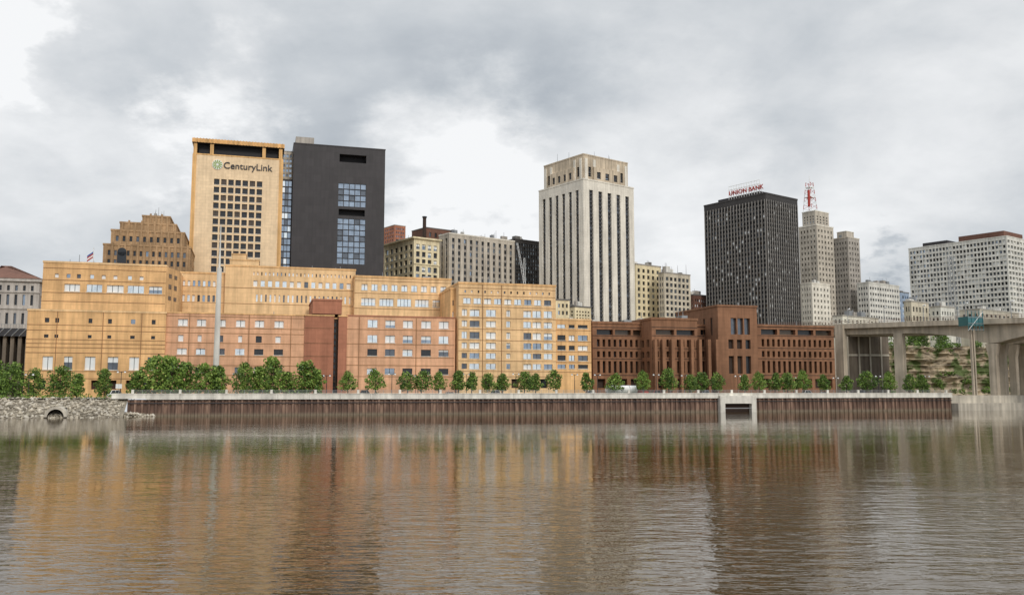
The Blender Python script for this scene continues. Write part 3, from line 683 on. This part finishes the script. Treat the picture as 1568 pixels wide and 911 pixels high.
def rockat(P,x,y,z,r,mats=('rock_a','rock_a','rock_b','concrete')):
    n=len(P.v); sx,sy,sz=[r*random.uniform(.6,1.25) for _ in range(3)]; a=random.uniform(0,6.3); ca,sa=math.cos(a),math.sin(a)
    for q in ico:
        j=random.uniform(.8,1.15); X,Y_,Z=q[0]*sx*j,q[1]*sy*j,q[2]*sz*.8*j; P.v.append((x+X*ca-Y_*sa,y+X*sa+Y_*ca,z+Z))
    k=P.mi(random.choice(mats))
    for f in icf: P.f.append(tuple(n+i for i in f)); P.m.append(k)
for _ in range(4200):
    s=random.uniform(-95,-.5) ; q=random.uniform(.1,1); x,y,z=bank(s,q); rockat(rp,x,y,z+.1,random.choice([.18,.22,.3,.4,.5]))
for _ in range(160):
    s=random.uniform(-1,6); rockat(rp,s,random.uniform(-2.6,-.4)*(1-s/8),random.uniform(-.2,.9)*(1-s/7),random.uniform(.3,.6))
o=rp.obj(); o.location=(*W0,0); o.rotation_euler=(0,0,FA)
so=fs(87,632,-6)
e=empty('storm_outfall_pipe',(*fr(so,-6.2),0),FA); p=Part('headwall')
n=18
for i in range(n):
    a0,a1=math.pi*i/n,math.pi*(i+1)/n
    p.poly([(1.7*math.cos(a0),-1.2,.2+1.7*math.sin(a0)),(2.3*math.cos(a0),-1.2,.2+2.3*math.sin(a0)),(2.3*math.cos(a1),-1.2,.2+2.3*math.sin(a1)),(1.7*math.cos(a1),-1.2,.2+1.7*math.sin(a1))],'concrete')
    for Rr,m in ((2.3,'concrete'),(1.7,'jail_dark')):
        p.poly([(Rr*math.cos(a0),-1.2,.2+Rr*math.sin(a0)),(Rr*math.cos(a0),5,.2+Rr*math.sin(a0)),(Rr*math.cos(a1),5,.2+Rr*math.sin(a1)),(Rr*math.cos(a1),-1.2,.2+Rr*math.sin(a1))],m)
p.poly([(-1.7,2,-.5),(1.7,2,-.5),(1.7,2,2.2),(-1.7,2,2.2)],'black_tyre'); p.obj(e)  # black sheet and dark lining stand in for shade inside the pipe

# ------------------------------------------------------------------ bridge
bd=Vector((.6,-.8,0)); bn=Vector((.8,.6,0)); B0=Vector((ray(1291,505)[0]*320,320,0))
def bz(a): return 29.0-.028*a
piers=[20,51,125,200,275]
def bdep(a):
    d=2.9
    for q,w,h in ((51,27,4.2),(125,34,4.6),(200,34,4.6),(275,34,4.6)):
        t=abs(a-q)/w
        if t<1: d=max(d,2.9+h*(1-t)**2)
    return d
E=empty('haunched_concrete_bridge',(0,0,0)); p=Part('girders_and_deck')
def bp_(a,w,z): v=B0+bd*a+bn*w; return (v.x,v.y,z)
NA=110; A0,A1=-60,330
for off,wd in ((0,10.5),(13.5,10.5)):
    for i in range(NA):
        a,c=A0+(A1-A0)*i/NA,A0+(A1-A0)*(i+1)/NA
        za,zc_=bz(a),bz(c); da,dc=bdep(a),bdep(c)
        for w0,w1,ta,tc_,ba,bc in ((off+1.6,off+wd-1.6,za-.7,zc_-.7,za-da,zc_-dc),(off,off+wd,za,zc_,za-.7,zc_-.7),(off,off+.3,za+1.0,zc_+1.0,za,zc_),(off+wd-.3,off+wd,za+1,zc_+1,za,zc_)):
            p.poly([bp_(a,w0,ba),bp_(c,w0,bc),bp_(c,w0,tc_),bp_(a,w0,ta)],'bridge_conc')
            p.poly([bp_(a,w1,ba),bp_(c,w1,bc),bp_(c,w1,tc_),bp_(a,w1,ta)],'bridge_conc')
            p.poly([bp_(a,w0,ba),bp_(c,w0,bc),bp_(c,w1,bc),bp_(a,w1,ba)],'bridge_conc')
            if w1-w0>9.6: p.poly([bp_(a,w0,ta),bp_(c,w0,tc_),bp_(c,w1,tc_),bp_(a,w1,ta)],'asphalt')
            elif w1-w0<1: p.poly([bp_(a,w0,ta),bp_(c,w0,tc_),bp_(c,w1,tc_),bp_(a,w1,ta)],'bridge_conc')
p.obj(E)
p=Part('piers')
def pcol(a,w,aw,ww,z1,z0=-4,flare=0):
    for zlo_,zhi_,f0,f1 in ((z0,z1-4,1,1),(z1-4,z1,1,1+flare)):
        pts=[]
        for z,f in ((zlo_,f0),(zhi_,f1)):
            pts.append([bp_(a-aw*f,w-ww,z),bp_(a+aw*f,w-ww,z),bp_(a+aw*f,w+ww,z),bp_(a-aw*f,w+ww,z)])
        for i in range(4):
            j=(i+1)%4; p.poly([pts[0][i],pts[0][j],pts[1][j],pts[1][i]],'bridge_conc')
for a in piers:
    for w in ((2.3,8.2,15.8,21.7) if a>21 else (2.2,)):
        pcol(a,w,1.1 if a>21 else 1.6,1.0,bz(a)-bdep(a)+.3,flare=.8 if a>21 else 0)
pcol(-1.2,.2,1.6,1.2,bz(0)+.6,z0=0); p.obj(E)
p=Part('railings_and_lamps')
a=A0
while a<A1:
    p.tube(bp_(a,.15,bz(a)+1),bp_(a,.15,bz(a)+2.1),.07,.07,'roof_brown',4); a+=2.2
for i in range(40):
    a,c=A0+(A1-A0)*i/40,A0+(A1-A0)*(i+1)/40
    for dz in (1.5,2.1): p.tube(bp_(a,.15,bz(a)+dz),bp_(c,.15,bz(c)+dz),.06,.06,'roof_brown',4,False)
for a in (2,16,30,44,58,72,100,130):
    p.tube(bp_(a,.15,bz(a)+1),bp_(a,.15,bz(a)+6),.12,.08,'grey_metal',6); p.tube(bp_(a,.15,bz(a)+6),bp_(a+.8,.15,bz(a)+6.3),.18,.3,'white_paint',6)
p.obj(E)
b=Bld('bridge_abutment_wall',1291,560,334,8)
b.P.box(0,b.X(1362,560),0,2,GZ,b.Z(513),'concrete_dark',top='concrete')  # wall coloured dark to hold the shade beneath the bridge
for i in range(4):
    x=2+i*4.5; b.P.box(x-.3,x+.3,-.3,-.01,GZ,b.Z(515),'concrete')
b.P.box(0,b.X(1362,560),-.25,-.01,b.Z(545),b.Z(542),'concrete'); b.done()
# stair tower (teal glass)
Yp=283; x=ray(1463,500)[0]*Yp
e=empty('glass_stair_tower',(x,Yp-8,0),math.radians(16)); p=Part('glazing'); z0=CAMZ+ray(0,507)[1]*Yp; z1=CAMZ+ray(0,480)[1]*Yp
p.box(0,5.6,0,4,z0+1.2,z1-1.6,'teal_glass'); p.obj(e); p=Part('frame')
for i in range(5):
    xx=i*5.6/4; p.box(xx-.1,xx+.1,-.15,-.01,z0-.4,z1+.3,'teal_glass')
for i in range(4):
    z=z0+(z1-z0)*i/3; p.box(-.15,5.75,-.22,-.16,z-.08,z+.08,'grey_metal')
p.tube((-.2,-.1,z0-.3),(5.8,-.1,z1),.09,.09,'white_paint',5)
for xx in (2.5,3.4): p.box(xx-.25,xx+.25,1.5,2.2,-3,z0+1.19,'bridge_conc')
p.obj(e)

# ------------------------------------------------------------------ cliff
c=Part('limestone_cliff')
C0=Vector((ray(1352,560)[0]*348,348,0)); cd_=Vector((math.cos(math.radians(5)),math.sin(math.radians(5)),0)); cn=Vector((cd_.y,-cd_.x,0))
nx,nz=190,44; Lc=170
def cpnt(i,j):
    a=Lc*i/nx; top=23.5+2.0*noise.noise(Vector((a*.06,3,0))) ; q=j/nz; z=GZ-.5+(top-GZ+.5)*q
    fr_=(z/2.3)%1.0
    o=noise.noise(Vector((a*.07,z*.05,1)))*5+noise.noise(Vector((a*.25,z*.3,5)))*2.2+noise.noise(Vector((a*.8,z*.9,7)))*.8+ (fr_**3)*.9 -q*2.5+ max(0,.16-q)*14
    v=C0+cd_*a+cn*o; return (v.x,v.y,z)
for i in range(nx):
    for j in range(nz): c.poly([cpnt(i,j),cpnt(i+1,j),cpnt(i+1,j+1),cpnt(i,j+1)],'cliff')
for i in range(nx):
    a0,a1=cpnt(i,nz),cpnt(i+1,nz); c.poly([a0,a1,(a1[0]-10,a1[1]+75,a1[2]),(a0[0]-10,a0[1]+75,a0[2])],'grass')
c.obj()

# ------------------------------------------------------------------ foliage
def leaf(P,c,size,mat):
    a=Vector((random.gauss(0,1),random.gauss(0,1),random.gauss(0,1))).normalized(); b_=a.orthogonal().normalized(); t=random.uniform(0,6.3)
    u_=b_*math.cos(t)+a.cross(b_)*math.sin(t); w=a.cross(u_); s=size*random.uniform(.6,1.2)
    P.poly([tuple(c+u_*s),tuple(c+w*s*.6),tuple(c-u_*s),tuple(c-w*s*.6)],mat)
def clump(P,c,r,n,size,mats,sq=.8):
    for _ in range(n):
        d=Vector((random.gauss(0,1),random.gauss(0,1),random.gauss(0,1))).normalized()*r*random.uniform(.35,1)**.6; d.z*=sq
        leaf(P,c+d,size,random.choice(mats))
def tree_mesh(name,h,cw,trunk,kind,seed,lobes=34,shape=0):
    random.seed(seed); P=Part(name)
    P.tube((0,0,-.1),(0.05,0,trunk),h*.028,h*.02,'bark',8); P.tube((0.05,0,trunk),(0,.05,h*.82),h*.02,h*.005,'bark',6)
    for i in range(7):
        a=i*2.4; z=trunk+(h-trunk)*(.03+.09*i); r=cw*.36*(1-.08*i)
        P.tube((0,0,z),(r*math.cos(a),r*math.sin(a),z+h*.16),h*.011,h*.003,'bark',5)
    hc=h-trunk*.9
    sets={'d':['leaf_a','leaf_a','leaf_d','leaf_b'],'l':['leaf_b','leaf_c','leaf_b','leaf_a'],'m':['leaf_a','leaf_b','leaf_b','leaf_d']}[kind]
    offx,offy=random.uniform(-.08,.08)*cw,random.uniform(-.08,.08)*cw
    for i in range(lobes):
        q=(i+.5)/lobes; z=trunk*.9+hc*(q*.93)
        prof=math.sin(math.pi*min(1,(q*.80+.17)))**.55*(1-(.22+.25*shape)*q)*1.12
        a=i*2.39996+random.uniform(-.5,.5); rr=cw*.5*prof*random.uniform(.25,.92)
        cr=cw*random.uniform(.12,.2)
        ms=random.choice([['leaf_d','leaf_a'],sets,sets,sets+['leaf_c']])
        clump(P,Vector((rr*math.cos(a)+offx*q,rr*math.sin(a)+offy*q,z)),cr,44,h*.036,ms)
    return P.obj()
def proto(*a,**k):
    o=tree_mesh(*a,**k); me=o.data; bpy.data.objects.remove(o); return me
smallt=[proto('street_tree_mesh',5.6,w_,1.9,k,s,shape=sh) for k,s,w_,sh in (('m',1,4.1,0),('m',2,4.4,.6),('d',3,3.8,1),('l',4,4.2,.3),('l',5,3.9,0),('m',6,3.6,1))]
bigt=[proto('cottonwood_mesh',9.2,w_,1.2,k,s,lobes=46) for k,s,w_ in (('l',11,7.2),('l',12,6.8),('m',13,6.4),('m',14,8.2),('l',15,5.4))]
random.seed(21)
def put(me,name,s,t,sc_=1,z=GZ):
    o=bpy.data.objects.new(name,me); sc.collection.objects.link(o); o.location=(*fr(s,t),z); o.rotation_euler=(0,0,random.uniform(0,6.3))
    w=random.uniform(.85,1.12); o.scale=(sc_*w,sc_*w,sc_*random.uniform(.95,1.05))
for u,vt in ((533,570),(575,567),(624,571),(645,569),(672,570),(702,568),(722,572),(749,573),(769,572),(803,571),(820,573),(851,568),(899,571),(941,572),(985,570),(1024,568),(1056,576),(1074,570),(1099,572),(1140,575),(1163,572),(1187,571),(1206,572),(1229,570),(1262,574),(1296,577),(1327,570),(1361,572),(1392,574),(1412,574)):
    t=random.choice([5.5,6,6.5]); s=fs(u,590,t); Y=fr(s,t)[1]; h=CAMZ+ray(0,vt)[1]*Y-GZ
    put(random.choice(smallt),'street_tree',s,t,h/5.6*1.04)
for u,vt,k in ((238,548,0),(262,545,1),(284,556,2),(314,555,1),(336,558,4),(374,556,0),(396,562,4),(418,549,1),(441,569,4),(466,551,1),(486,566,4),(211,569,2),(160,566,2),(92,562,3),(52,566,3),(20,558,3),(-6,552,3),(118,572,4)):
    t=random.choice([5.5,6.5,7]) if u>200 else random.uniform(4,14); s=fs(u,590,t); Y=fr(s,t)[1]; h=CAMZ+ray(0,vt)[1]*Y-GZ
    put(bigt[k],'deciduous_tree',s,t,h/9.2*1.03)
for i in range(10):
    put(random.choice(bigt[2:4]),'background_tree',random.uniform(-150,-66),random.uniform(20,44),random.uniform(.8,1.2))
def mass(name,pts,r,n,size,mats):
    P=Part(name)
    for q in pts: clump(P,Vector(q),r*random.uniform(.6,1.2),n,size,mats,.8)
    P.obj()
mass('riverside_shrubs',[(*fr(random.uniform(-90,60),random.uniform(2.4,7)),GZ+random.uniform(.2,.8)) for _ in range(120)],1.0,45,.22,['leaf_a','leaf_b','leaf_d'])
mass('bank_vegetation',[(*fr(random.uniform(-90,-1),random.uniform(.2,3)),GZ+random.uniform(-.3,.3)) for _ in range(90)],.8,40,.2,['leaf_b','leaf_a','leaf_c'])
pts=[]
for _ in range(120):
    i=random.randrange(0,nx); q=cpnt(i,nz); pts.append((q[0]+random.uniform(-2,2),q[1]+random.uniform(-1,4),q[2]+random.uniform(-1.4,1.2)))
mass('clifftop_bushes',pts,1.9,90,.36,['leaf_a','leaf_b','leaf_d'])
pts=[]
for _ in range(110):
    i=random.randrange(0,nx); q=cpnt(i,random.choice([4,5,6,7,8,10,14,22])); pts.append((q[0],q[1]-.8,q[2]-.5))
mass('cliff_base_shrubs',pts,1.6,80,.34,['leaf_a','leaf_b','leaf_d'])
for u,Y in ((1375,372),(1398,376),(1412,380),(1440,372),(1540,372),(1560,376),(1330,374),(1310,378)):
    o=bpy.data.objects.new('bluff_tree',random.choice(bigt[1:])); sc.collection.objects.link(o); o.location=(ray(u,490)[0]*Y,Y,24 if u>1350 else 22); o.scale=(.9,.9,.95)
b=Bld('bluff_retaining_wall',1270,500,366,16); b.P.box(0,b.X(1385,500),0,14,GZ,24,'concrete',top='grass'); b.done()
for nm,uc,vc,Y,ul,ur,w,nl,nf in (('bluff_service_building',1395,462,395,1384,1422,'cream_b',2,5),('bluff_cream_house',1440,470,400,1424,1462,'white_conc',2,5),('bluff_low_house',1500,474,400,1470,1560,'grey_stone_b',3,9),('bluff_annex',1290,484,400,1275,1345,'limestone',2,9)):
    b=corner(nm,uc,vc,Y,ul,ur,w,nl,nf,2,WD,.5,vbot=494,cop='grey_stone',n=4); b.done()
e=empty('lattice_radio_mast',(ray(1460,480)[0]*420,420,0)); p=Part('lattice'); zt_=CAMZ+ray(0,392)[1]*420; lattice(p,(0,0,GZ),(0,0,zt_),3.6,'grey_metal',26,.14); p.obj(e)
sM=fs(333,500,7.2); e=empty('white_light_mast',(*fr(sM,7.2),0)); p=Part('pole'); Ym=fr(sM,7.2)[1]
p.tube((0,0,GZ),(0,0,CAMZ+ray(0,410)[1]*Ym),.78,.55,'white_conc',14); p.tube((0,0,CAMZ+ray(0,410)[1]*Ym),(0,0,CAMZ+ray(0,345)[1]*Ym),.26,.12,'white_conc',8)
p.tube((0,0,CAMZ+ray(0,383)[1]*Ym),(1.2,0,CAMZ+ray(0,383)[1]*Ym),.1,.1,'white_conc',6); p.obj(e)

# ------------------------------------------------------------------ street furniture and vehicles
def lamp(s,t,h=7):
    e=empty('street_lamp',(*fr(s,t),GZ),FA); p=Part('pole'); p.tube((0,0,0),(0,0,h),.11,.07,'dark_metal',7); p.tube((0,0,0),(0,0,.6),.2,.16,'dark_metal',8)
    p.tube((0,0,h-.2),(-.8,0,h+.1),.05,.05,'dark_metal',5); p.tube((0,0,h-.2),(.8,0,h+.1),.05,.05,'dark_metal',5); p.obj(e)
    q=Part('lantern')
    for x in (-.8,.8): q.tube((x,0,h-.25),(x,0,h+.1),.26,.16,'white_paint',8); q.tube((x,0,h+.1),(x,0,h+.25),.2,.05,'dark_metal',8)
    q.obj(e)
for u in (44,185,300,362,500,600,640,714,790,880,915,1005,1048,1130,1215,1280,1345,1420):
    lamp(fs(u,590,7.3),7.3,random.uniform(5.6,6.4))
def wheel(P,x,y,r,w=.22):
    P.tube((x,y-w/2,r),(x,y+w/2,r),r,r,'black_tyre',14); P.tube((x,y-w/2-.02,r),(x,y-w/2,r),r*.55,r*.55,'grey_metal',10)
def car(s,t,mat,suv=0):
    e=empty('parked_car',(*fr(s,t),GZ+.016),FA); h=1.45+.3*suv
    prof=[(-2.2,.35),(-2.25,.75),(-2.1,.95),(-1.6,1.0),(-1.1,h),(.5,h),(1.15,1.0),(2.05,.88),(2.25,.6),(2.2,.35)]
    p=Part('body')
    for i in range(len(prof)):
        (x0,z0),(x1,z1)=prof[i],prof[(i+1)%len(prof)]; y0=.85 if z0<1.1 else .68; y1=.85 if z1<1.1 else .68
        gm='glass_dark' if (i in (3,5)) else mat
        p.poly([(x0,-y0,z0),(x1,-y1,z1),(x1,y1,z1),(x0,y0,z0)],gm)
    for sgn in (-1,1):
        p.poly([(x,sgn*.85,z) for x,z in prof if z<1.02],mat)
        p.poly([(-1.6,sgn*.85,1.0),(1.15,sgn*.85,1.0),(.5,sgn*.68,h),(-1.1,sgn*.68,h)],mat)
        for x0,x1,x2,x3 in ((-1.35,-.35,-.35,-1.0),(-.25,.95,.45,-.25)):
            o=.012; f=lambda x,z:(x,sgn*(.85-.17*(z-1)/(h-1)+o),z); p.poly([f(x0,1.06),f(x1,1.06),f(x2,h-.08),f(x3,h-.08)],'glass_dark')
    p.obj(e); q=Part('wheels')
    for x in (-1.4,1.4):
        for y in (-.78,.78): wheel(q,x,y,.34)
    q.obj(e)
for u,m,k in ((905,'car_white',1),(1006,'red_paint',1),(690,'car_silver',0),(560,'car_dark',1),(455,'car_white',1),(1080,'car_silver',1),(1236,'car_white',1),(1262,'car_dark',0),(760,'car_silver',1),(1320,'car_dark',1),(180,'car_white',1)):
    t=random.choice([10,12.5,17]); car(fs(u,592,t),t,m,k*1.6)
t=9.5; s=fs(928,595,t); e=empty('tanker_truck',(*fr(s,t),GZ+.016),FA)
p=Part('tank'); n=20
p.tube((.3,0,2.1),(9.2,0,2.1),1.15,1.15,'white_paint',n)
for x0,x1,r0,r1 in ((.3,-.05,1.15,.7),(9.2,9.55,1.15,.7)): p.tube((x0,0,2.1),(x1,0,2.1),r0,r1,'white_paint',n)
for x in (2,4.4,6.8): p.tube((x,0,2.1),(x+.15,0,2.1),1.19,1.19,'grey_metal',n); p.tube((x,0,3.2),(x,0,3.4),.3,.3,'grey_metal',10)
p.box(0,9.8,-.4,.4,.7,.94,'dark_metal'); p.obj(e)
p=Part('cab'); 
pr=[(10,.6),(12.5,.6),(12.6,1.5),(11.9,1.7),(11.5,2.9),(10,3.1)]
p.poly([(x,-1.1,z) for x,z in pr],'red_paint'); p.poly([(x,1.1,z) for x,z in pr],'red_paint')
for i in range(6):
    (x0,z0),(x1,z1)=pr[i],pr[(i+1)%6]; p.poly([(x0,-1.1,z0),(x1,-1.1,z1),(x1,1.1,z1),(x0,1.1,z0)],'glass_dark' if i==3 else 'red_paint')
p.poly([(10.6,-1.112,1.7),(11.7,-1.112,1.75),(11.4,-1.112,2.6),(10.6,-1.112,2.6)],'glass_dark'); p.obj(e)
p=Part('wheels')
for x in (.9,2.0,8.4,9.5,11.9):
    for y in (-.95,.95): wheel(p,x,y,.5,.3)
p.obj(e)
for u in (182,1300):
    e=empty('road_sign',(*fr(fs(u,590,7),7),GZ),FA); p=Part('post_and_panel'); p.tube((0,0,0),(0,0,3.4),.06,.06,'grey_metal',6); p.box(-.7,.7,-.05,-.01,2.3,3.4,'leaf_a' if u>200 else 'white_paint'); p.obj(e)

# ------------------------------------------------------------------ world
w=bpy.data.worlds.new('World'); sc.world=w; w.use_nodes=True; nt=w.node_tree; nt.nodes.clear(); L=nt.links.new
out=nd(nt,'ShaderNodeOutputWorld'); SUN=Vector((.38,-.74,.56)).normalized()
sky=nd(nt,'ShaderNodeTexSky',sky_type='NISHITA'); sky.sun_disc=False; sky.sun_elevation=math.asin(SUN.z); sky.sun_rotation=math.atan2(SUN.x,SUN.y)
bg1=nd(nt,'ShaderNodeBackground'); bg1.inputs[1].default_value=.07; L(sky.outputs[0],bg1.inputs[0])
tc=nd(nt,'ShaderNodeTexCoord'); nrm=nd(nt,'ShaderNodeVectorMath',operation='NORMALIZE'); L(tc.outputs['Generated'],nrm.inputs[0])
sx=nd(nt,'ShaderNodeSeparateXYZ'); L(nrm.outputs[0],sx.inputs[0])
def math_(op,a,b=None,c=None,clamp=False):
    n=nd(nt,'ShaderNodeMath',operation=op); n.use_clamp=clamp
    for i,x in enumerate((a,b,c)):
        if x is None: continue
        if isinstance(x,(int,float)): n.inputs[i].default_value=x
        else: L(x,n.inputs[i])
    return n.outputs[0]
zc=math_('MAXIMUM',sx.outputs[2],0.0); den=math_('ADD',zc,.34)
cx=nd(nt,'ShaderNodeCombineXYZ'); L(math_('DIVIDE',sx.outputs[0],den),cx.inputs[0]); L(math_('DIVIDE',sx.outputs[1],den),cx.inputs[1])
def nz(scale,det,dist,rough=.55,off=(0,0,0),vec=None):
    m=nd(nt,'ShaderNodeMapping'); m.inputs['Location'].default_value=off; L(vec or cx.outputs[0],m.inputs[0])
    n=nd(nt,'ShaderNodeTexNoise'); n.inputs['Scale'].default_value=scale; n.inputs['Detail'].default_value=det; n.inputs['Roughness'].default_value=rough; n.inputs['Distortion'].default_value=dist
    L(m.outputs[0],n.inputs['Vector']); return n
n1=nz(1.5,6,.2,.5,(3.1,1.7,0)).outputs[0]; n2=nz(3.6,7,.25,.58,(8,2,0)).outputs[0]
wn=nz(3.4,6,0,.62,(1,5,0)); wv=nd(nt,'ShaderNodeVectorMath',operation='SUBTRACT'); L(wn.outputs[1],wv.inputs[0]); wv.inputs[1].default_value=(.5,.5,.5)
ws=nd(nt,'ShaderNodeVectorMath',operation='SCALE'); L(wv.outputs[0],ws.inputs[0]); ws.inputs['Scale'].default_value=.30
wd=nd(nt,'ShaderNodeVectorMath',operation='ADD'); L(nrm.outputs[0],wd.inputs[0]); L(ws.outputs[0],wd.inputs[1])
def blob(u,v,rad,gain):
    k,e=ray(u,v); d=Vector((k,1,e)).normalized()
    ds=nd(nt,'ShaderNodeVectorMath',operation='DISTANCE'); L(wd.outputs[0],ds.inputs[0]); ds.inputs[1].default_value=d
    m=nd(nt,'ShaderNodeMapRange',interpolation_type='SMOOTHSTEP'); m.inputs[1].default_value=rad; m.inputs[2].default_value=rad*.15; m.inputs[3].default_value=0; m.inputs[4].default_value=gain
    L(ds.outputs['Value'],m.inputs[0]); return m.outputs[0]
acc=math_('MULTIPLY_ADD',n1,.85,-.02); acc=math_('MULTIPLY_ADD',n2,.52,acc)
for q in ((335,150,.09,.30),(285,200,.07,.22),(10,50,.06,.36),(700,250,.14,.36),(780,320,.13,.24),(640,330,.08,.15),(1000,180,.15,.14),(1130,330,.2,.12),(1460,140,.18,.12),(120,200,.12,.14),(60,400,.15,.08),
          (600,90,.18,-.10),(870,60,.14,-.10),(215,60,.12,-.08),(60,320,.09,-.06),(1250,240,.14,-.06),(480,190,.1,-.08),(1350,412,.035,-.25)):
    acc=math_('ADD',acc,blob(*q))
cr=nd(nt,'ShaderNodeValToRGB'); e=cr.color_ramp.elements
e[0].position=.18; e[0].color=(.28,.32,.375,1); e[1].position=.96; e[1].color=(.96,.97,.98,1)
for p_,c_ in ((.42,(.465,.505,.55,1)),(.58,(.595,.63,.665,1)),(.76,(.77,.79,.81,1))): e.new(p_).color=c_
L(acc,cr.inputs[0])
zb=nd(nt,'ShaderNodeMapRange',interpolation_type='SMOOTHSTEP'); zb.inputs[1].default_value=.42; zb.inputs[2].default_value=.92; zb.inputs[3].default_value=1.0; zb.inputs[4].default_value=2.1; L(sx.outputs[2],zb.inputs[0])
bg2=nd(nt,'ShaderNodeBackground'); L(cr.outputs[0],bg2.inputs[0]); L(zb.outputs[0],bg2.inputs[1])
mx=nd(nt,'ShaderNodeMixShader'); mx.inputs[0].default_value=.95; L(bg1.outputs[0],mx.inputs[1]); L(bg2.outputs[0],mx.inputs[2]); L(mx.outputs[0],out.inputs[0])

sl=bpy.data.lights.new('sun','SUN'); sl.energy=1.5; sl.angle=math.radians(14); sl.color=(1,.95,.87)
so_=bpy.data.objects.new('sun',sl); sc.collection.objects.link(so_); so_.rotation_euler=SUN.to_track_quat('Z','Y').to_euler(); so_.location=(0,0,200)

cam=bpy.data.cameras.new('camera'); cam.sensor_width=36; cam.lens=36*F/1568; cam.clip_end=12000; cam.clip_start=.5
co=bpy.data.objects.new('camera',cam); sc.collection.objects.link(co); co.location=(0,0,CAMZ); co.rotation_euler=(math.pi/2+PITCH,0,0); sc.camera=co
sc.view_settings.view_transform='Standard'; sc.view_settings.look='None'; sc.view_settings.exposure=0
